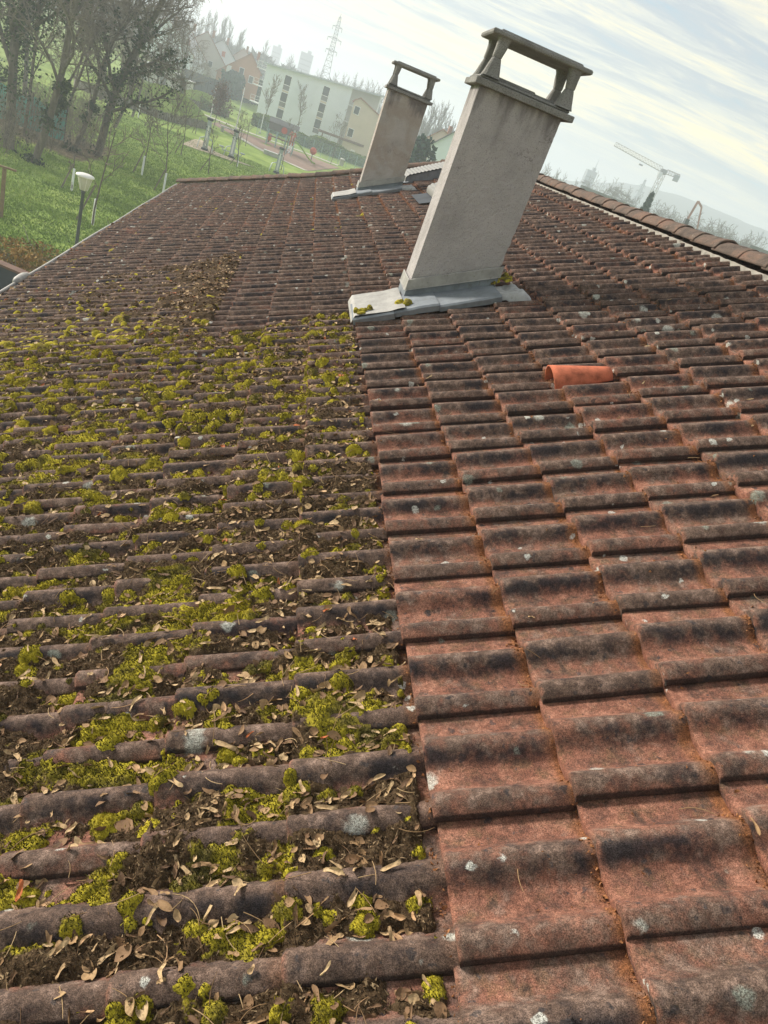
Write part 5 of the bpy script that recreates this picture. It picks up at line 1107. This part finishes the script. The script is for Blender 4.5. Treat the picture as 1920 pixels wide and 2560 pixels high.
shed('long pale roofed shed seen through the bare trees', (392, 160), 150, 9, 2.6, 4, 'greyp'); shed('small white roofed shed right of the long one', (452, 183), 150, 4.5, 2.2, 3, 'greyp')
hedge('dark green conifer hedge in front of the orange house', (560, 240), (645, 262), 5.2, 3.5, 61, 9000, .42, 'conifer')
a_, b_ = gp(455, 218), gp(572, 256); root = thing('garden_fence', 'long dark board fence below the gabled houses', 'fence', (a_ + b_) / 2); m = MB(); m.beam(a_ + [0, 0, 1.6], b_ + [0, 0, 1.6], .12, 3.2); m.build('board_panel', M['slate'], root); m = MB(); [m.beam(a_ + (b_ - a_) * f + [0, -.15, 0], a_ + (b_ - a_) * f + [0, -.15, 3.3], .15) for f in np.linspace(0, 1, 9)]; m.build('fence_posts', M['dark'], root)
pb = at_d(1052, 395, 78); pb[2] = 0; bush('dark green conifer bush between the stained chimney and the white house', pb, np.array([2.3, 2.3, 8.7]), 9000, 'conifer', .26, 401, 1.2, 'conifer_bush', 'conifer', 30)

# ------------------------------------------------------------------ far right: crane, boom, spruce, flat roofed works, row of trees
def lattice(m, a, b, w0, w1, n, r, up=(0, 0, 1.0), tri=False):
    a = np.asarray(a, float); b = np.asarray(b, float); t = (b - a) / np.linalg.norm(b - a); u_ = np.cross(t, up if abs(t @ np.array(up)) < .95 else (1.0, 0, 0)); u_ /= np.linalg.norm(u_); v_ = np.cross(u_, t)
    cs = [(-1, -1), (1, -1), (1, 1), (-1, 1)] if not tri else [(-1, -.6), (1, -.6), (0, 1.0)]
    P = np.array([[a + (b - a) * k / n + (u_ * cx + v_ * cy) * (w0 + (w1 - w0) * k / n) / 2 for k in range(n + 1)] for cx, cy in cs]); q = len(cs)
    for i in range(q):
        m.tubes(P[i][None], np.full((1, n + 1), r), 4); j = (i + 1) % q
        E = np.array([[P[i][k], P[j][k + 1]] if k % 2 else [P[j][k], P[i][k + 1]] for k in range(n)]); m.tubes(E, np.full((n, 2), r * .65), 3)
        E = np.array([[P[i][k], P[j][k]] for k in range(n + 1)]); m.tubes(E, np.full((n + 1, 2), r * .6), 3)
D = 300; top = at_d(1660, 427, D); tipp = at_d(1537, 361, D); cj = at_d(1698, 443, D)
hd = (tipp - top) * [1, 1, 0]; hd /= np.linalg.norm(hd); crb = np.array([top[0], top[1], 0]); crane = thing('tower_crane', 'pale tower crane with a long lattice jib over the far trees', 'crane', crb)
m = MB(); lattice(m, crb, [top[0], top[1], top[2] - 1.2], 1.7, 1.7, 16, .085); m.build('mast', M['craney'], crane)
jl, cl = np.linalg.norm((tipp - top)[:2]), np.linalg.norm((cj - top)[:2])
m = MB(); lattice(m, top + hd * 1.0, top + hd * jl + [0, 0, (tipp - top)[2]], 2.0, 1.6, 16, .08, tri=True); m.build('jib', M['craney'], crane)
m = MB(); lattice(m, top - hd * 1.0, top - hd * cl, 1.4, 1.2, 5, .09); m.build('counter_jib', M['craney'], crane)
m = MB(); m.box(top - hd * (cl - .8) + [0, 0, -.8], (2.0, 1.4, 2.2), rz=math.atan2(hd[1], hd[0]), bev=.1); m.build('counterweight', M['tower'], crane)
m = MB(); m.box(top + [0, 0, -.3], (1.9, 1.9, 1.6), bev=.15); m.build('slewing_unit', M['dark'], crane); m = MB(); m.box(top + hd * 1.2 + [0, -.9, -1.6], (1.4, 1.2, 1.8), bev=.1); m.build('cab', M['van'], crane)
m = MB(); q = top + hd * jl * .42 + [0, 0, -.9]; m.box(q, (1.2, 1.0, .5)); m.build('trolley', M['dark'], crane)
D = 110; c = at_d(1722, 560, D); c = np.array([c[0], c[1], 0]); P = [at_d(*q, D) for q in ((1716, 553), (1745.5, 503), (1754, 518), (1743, 572))]
bo = thing('concrete_pump_boom', 'folded reddish boom of a concrete pump, an upturned V above the ridge', 'boom', c)
m = MB(); m.box(c + [0, 0, .9], (7, 2.4, 1.0), bev=.1); m.box(c + [2.8, 0, 1.9], (1.7, 2.3, 1.9), bev=.2); [m.lathe(c + [x, s * 1.1, .0], [(.45, .0), (.5, .2), (.45, .9)], 10) for x in (-2.4, -1.2, 2.6) for s in (-1, 1)]; m.build('carrier', M['tower'], bo)
m = MB(); m.tube([c + [0, 0, 1.4], P[0]], .22, 8); m.beam(P[0] + [0, 0, -.5], P[0] + [0, 0, .3], .55); m.build('turret', M['dark'], bo)
for k in range(3): m = MB(); m.beam(P[k], P[k + 1], .24 - .03 * k, .30 - .04 * k); m.build('boom_section', M['pumpp'], bo)
m = MB(); m.tube([P[3], P[3] + [.1, 0, -1.5]], .16, 6); m.build('end_hose', M['dark'], bo)
def spruce(label, px, py, D, H, seed):
    t = at_d(px, py, D); p = np.array([t[0], t[1], 0]); H = t[2]; rng = np.random.default_rng(seed); root = thing('spruce_tree', label, 'tree', p); m = MB(); m.tube([p, p + [0, 0, H]], [.3, .03], 7); m.build('trunk', M['bark'], root)
    n = 9000; z = H * (.12 + .88 * rng.random(n) ** .8); whorl = np.round(z / .55) * .55; z = whorl + rng.normal(size=n) * .10; R_ = (H - whorl) * .21 + .1; a = rng.integers(0, 9, n) * .7 + whorl * 2.1 + rng.normal(size=n) * .10; f = rng.random(n) ** .6
    C = p + np.stack([R_ * f * np.cos(a), R_ * f * np.sin(a), z - R_ * f * .28], 1); m = MB(); m.cards(C, rng.uniform(.18, .36, n), rng, .7, rnd=rng.random(n)); m.build('crown', M['conifer'], root)
spruce('dark spruce standing at the foot of the tower crane', 1630, 487, 100, 13, 501)
def flat_building(label, pl, pr, D, dep, wall, roofm, name='flat_roofed_building', nwin=6, z0=0.0):
    a, b = at_d(*pl, D), at_d(*pr, D); zt = (a[2] + b[2]) / 2; a[2] = b[2] = 0; u_ = (b - a) / np.linalg.norm(b - a); L = np.linalg.norm(b - a); nn = np.array([-u_[1], u_[0], 0]); rz = math.atan2(u_[1], u_[0]); c = (a + b) / 2 + nn * dep / 2
    root = thing(name, label, 'building', c); m = MB(); m.box(c + [0, 0, zt / 2 - .2], (L, dep, zt - .4), rz=rz); m.build('wall', wall, root); m = MB(); m.box(c + [0, 0, zt - .15], (L + .6, dep + .6, .4), rz=rz); m.build('roof', roofm, root)
    for k in range(nwin): m = MB(); q = a + u_ * L * (k + .5) / nwin - nn * .03 + [0, 0, zt - 1.9]; m.box(q, (L / nwin * .55, .08, 1.1), rz=rz); m.build('window', M['glass'], root)
flat_building('long dark grey flat roofed building beyond the ridge, left of the crane', (1457, 463), (1584, 516), 150, 14, M['tower'], M['greyroof'])
flat_building('white building with a dark flat roof at the right edge above the ridge', (1882, 615), (1990, 655), 120, 10, M['plaster'], M['greyroof'], nwin=4)
def tower(label, x0, x1, yt, D, mastpx=None, k=6, nm='tower_block'):
    a, b = at_d(x0, yt, D), at_d(x1, yt + (x1 - x0) * .40, D); c = (a + b) / 2; zt = c[2]; c = np.array([c[0], c[1], 0]); w = np.linalg.norm((b - a)[:2]); root = thing(nm, label, 'building', c); m = MB(); m.box(c + [0, 0, zt / 2], (w, w * .7, zt)); m.build('wall', M['tower'], root)
    for j in range(k): m = MB(); m.box(c + [0, -w * .35 - .06, zt * (.35 + .6 * j / k)], (w * .86, .16, zt * .028)); m.build('window_band', M['glass'], root)
    m = MB(); m.box(c + [w * .15, 0, zt + 1.0], (w * .3, w * .3, 2)); m.build('plant_room', M['tower'], root)
    if mastpx: t = at_d(*mastpx, D); m = MB(); m.tube([c + [w * .2, 0, zt], [c[0] + w * .2, c[1], t[2]]], [.5, .12], 6); m.build('antenna_mast', M['steel'], root)
tower('hazy slab tower behind the white block, right of the paler one', 754, 784, 128, 620); tower('hazy slab tower behind the white block, paler and farther left', 684, 706, 113, 700); tower('hazy tower block with a thin mast beyond the ridge', 1468, 1492, 422, 520, (1497, 397))
def pylon(label, px, pyt, D, w, n=9):
    t = at_d(px, pyt, D); c = np.array([t[0], t[1], 0]); H = t[2]; root = thing('power_pylon', label, 'pylon', c); m = MB(); lattice(m, c, c + [0, 0, H * .62], w, w * .32, n, .10); lattice(m, c + [0, 0, H * .62], c + [0, 0, H * .97], w * .32, w * .14, n - 2, .10); m.tube([c + [0, 0, H * .95], c + [0, 0, H]], .1, 4); m.build('lattice_tower', M['tower'], root)
    for f, l in ((.66, .9), (.77, 1.1), (.88, .75)):
        m = MB(); 
        for s in (-1, 1): m.tube([c + [0, 0, H * f + .5], c + [s * w * l * .40, 0, H * f]], .10, 4); m.tube([c + [0, 0, H * f - .3], c + [s * w * l * .40, 0, H * f]], .08, 4); m.tube([c + [s * w * l * .39, 0, H * f], c + [s * w * l * .39, 0, H * f - 1.3]], .10, 4)
        m.build('cross_arm', M['tower'], root)
pylon('tall lattice power pylon rising over the roof of the white block', 853, 35, 330, 6.2, 11); pylon('hazy power pylon just left of the tower crane', 1616, 446, 430, 5.0); pylon('hazy power pylon at the right edge above the tree row', 1911, 576, 430, 4.0)

def far_tree_proto(label, seed, H, ang, kids, lenf, up, group, name, c0):
    rng = np.random.default_rng(seed); root = thing(name, label, 'tree', c0, group); sk = skeleton(rng, H, H * .013, (0, 0), 3, kids, lenf, up, .18, .05, 6, ang); tree_parts(sk, root, M['bark_pale'], M['twig_far'], 1, .032); return root
def place_trees(proto, spots, rng, label=None):              # spots: (px, py_top, D)
    H0 = max(v.co.z for ch in proto.children for v in ch.data.vertices)
    for k, (px, py, D) in enumerate(spots):
        t = at_d(px, py, D); o = proto if k == 0 else copy_tree(proto); z0 = float(terr(t[0], t[1])); sc = (t[2] - z0) / H0
        o.location = (t[0], t[1], z0); o.scale = (sc * rng.uniform(.85, 1.2), sc * rng.uniform(.85, 1.2), sc); o.rotation_euler = (0, 0, rng.uniform(0, 6.28))
        if label: o['label'] = label
rng = np.random.default_rng(88)
POP = dict(ang=(8, 24), kids=(22, 7, 5), lenf=(.34, .42, .5), up=(0, .10, .08)); RND = dict(ang=(25, 60), kids=(11, 8, 6), lenf=(.46, .48, .5), up=(0, .03, .03))
z3 = np.zeros(3)
p1 = far_tree_proto('tall slender bare poplar in the hazy row behind the gabled houses', 601, 20, group='poplars behind the gabled houses', name='poplar_tree', c0=z3, **POP)
place_trees(p1, [(485, 42, 270), (505, 32, 275), (528, 18, 280), (545, 22, 270), (560, 28, 285), (575, 40, 275), (588, 44, 280), (602, 60, 275), (612, 76, 290), (668, 92, 330), (472, 36, 268), (455, 30, 262)], rng)
p2 = far_tree_proto('bare poplar in the hazy row seen between the two chimneys', 602, 20, group='poplars between the chimneys', name='poplar_tree', c0=z3, **POP)
place_trees(p2, [(1086, 262, 190), (1098, 250, 195), (1112, 244, 190), (1124, 258, 200), (1136, 290, 210), (1150, 300, 215), (1076, 285, 185), (1160, 318, 230)], rng)
p3 = far_tree_proto('bare tree in the hazy row behind the roof of the white block', 603, 18, group='trees behind the white block', name='bare_tree', c0=z3, ang=(15, 40), kids=(16, 7, 5), lenf=(.4, .45, .5), up=(0, .06, .05))
place_trees(p3, [(862, 182, 260), (878, 184, 255), (893, 186, 250), (908, 184, 250), (922, 190, 245), (936, 196, 240), (952, 205, 240), (966, 218, 235), (740, 140, 330), (800, 160, 320), (840, 172, 300), (725, 128, 340)], rng)
p4 = far_tree_proto('round headed bare tree in the hazy row beyond the ridge at right', 604, 14, group='tree row beyond the ridge', name='bare_tree', c0=z3, **RND)
place_trees(p4, [(1668, 504, 190), (1690, 514, 195), (1652, 502, 200), (1712, 524, 190), (1778, 538, 180), (1796, 544, 185), (1815, 554, 180), (1832, 558, 180), (1850, 564, 185), (1870, 574, 180), (1890, 582, 185), (1760, 534, 190), (1640, 497, 205), (1680, 512, 215), (1700, 518, 220), (1724, 526, 220), (1805, 548, 215), (1842, 560, 210), (1860, 566, 215), (1880, 574, 210), (1902, 586, 200)], rng)
p5 = far_tree_proto('bare tree in the hazy group beyond the ridge, left of the crane', 605, 15, group='trees left of the crane', name='bare_tree', c0=z3, **RND)
place_trees(p5, [(1514, 432, 230), (1530, 446, 240), (1555, 466, 220), (1570, 462, 225), (1590, 478, 215), (1604, 476, 220), (1500, 446, 250)], rng)
p6 = far_tree_proto('bare tree in the hazy clump right of the near chimney', 606, 15, group='trees right of the near chimney', name='bare_tree', c0=z3, ang=(12, 36), kids=(16, 7, 5), lenf=(.4, .45, .5), up=(0, .06, .05))
place_trees(p6, [(1362, 402, 240), (1376, 405, 250), (1392, 414, 245), (1408, 424, 255), (1425, 432, 260), (1440, 440, 265), (1350, 398, 250)], rng)

# far woods (one mass each way) and the hills
def woods(name, label, az0, az1, D0, D1, zlo, zhi, n, seed, size):
    rng = np.random.default_rng(seed); a = np.radians(rng.uniform(az0, az1, n)); d = rng.uniform(D0, D1, n); top = zlo + (zhi - zlo) * fbm(np.degrees(a) * 1.5, d * .01, seed, 4)
    m = MB(); C = np.stack([d * np.sin(a), d * np.cos(a), 0 * a], 1); z = top * (1 - rng.random(n) ** 2); C[:, 2] = z; m.cards(C, size * rng.uniform(.5, 1.5, n), rng, .35, rnd=rng.random(n))
    tag(m.build(name, mat_woods, None), label, 'woods', kind='stuff')
mat_woods = mat_foliage('far_wood', (0.035, 0.04, 0.032), (0.075, 0.072, 0.058), (0.14, 0.12, 0.10))
woods('far_woods', 'hazy belt of bare woods closing the view behind the houses and the white block', -24, 12, 300, 420, 8, 16, 26000, 5, 1.6)
woods('far_woods', 'hazy belt of low bare woods beyond the ridge at right', 12, 40, 300, 460, 7, 13, 24000, 6, 1.6)
th = np.radians(np.linspace(-60, 60, 240)); dg = np.degrees(th)
hh = CAMZ + 800 * np.tan(np.radians(.2 + 2.0 * smooth(15, 25, dg) - .3 * smooth(26, 40, dg) + .5 * fbm(dg * .22, dg * 0, 12) + .10 * fbm(dg * 1.4, dg * 0, 13)))
rows = [np.stack([(800 + k * 90) * np.sin(th), (800 + k * 90) * np.cos(th), -1 + hh * f], -1) for k, f in ((-1.4, 0), (-.8, .45), (0, 1.0), (.6, .95), (1.6, 0))]
m = MB(); m.grid(np.array(rows)); tag(m.build('hills', M['hill'], None, smooth=True), kind='structure')

# haze: one box of even air round everything
hz_m = bpy.data.materials.new('haze_air'); hz_m.use_nodes = True; t = hz_m.node_tree; t.nodes.clear(); o_ = t.nodes.new('ShaderNodeOutputMaterial'); pv = t.nodes.new('ShaderNodeVolumePrincipled')
pv.inputs['Color'].default_value = (0.86, 0.94, 1.0, 1); pv.inputs['Density'].default_value = HAZE; pv.inputs['Anisotropy'].default_value = 0.25; t.links.new(pv.outputs[0], o_.inputs['Volume'])
m = MB(); m.box((0, 0, 23.5), (3300, 3300, 55)); hz = m.build('haze', hz_m, None); tag(hz, 'thin morning haze over the whole place', 'haze', kind='stuff')
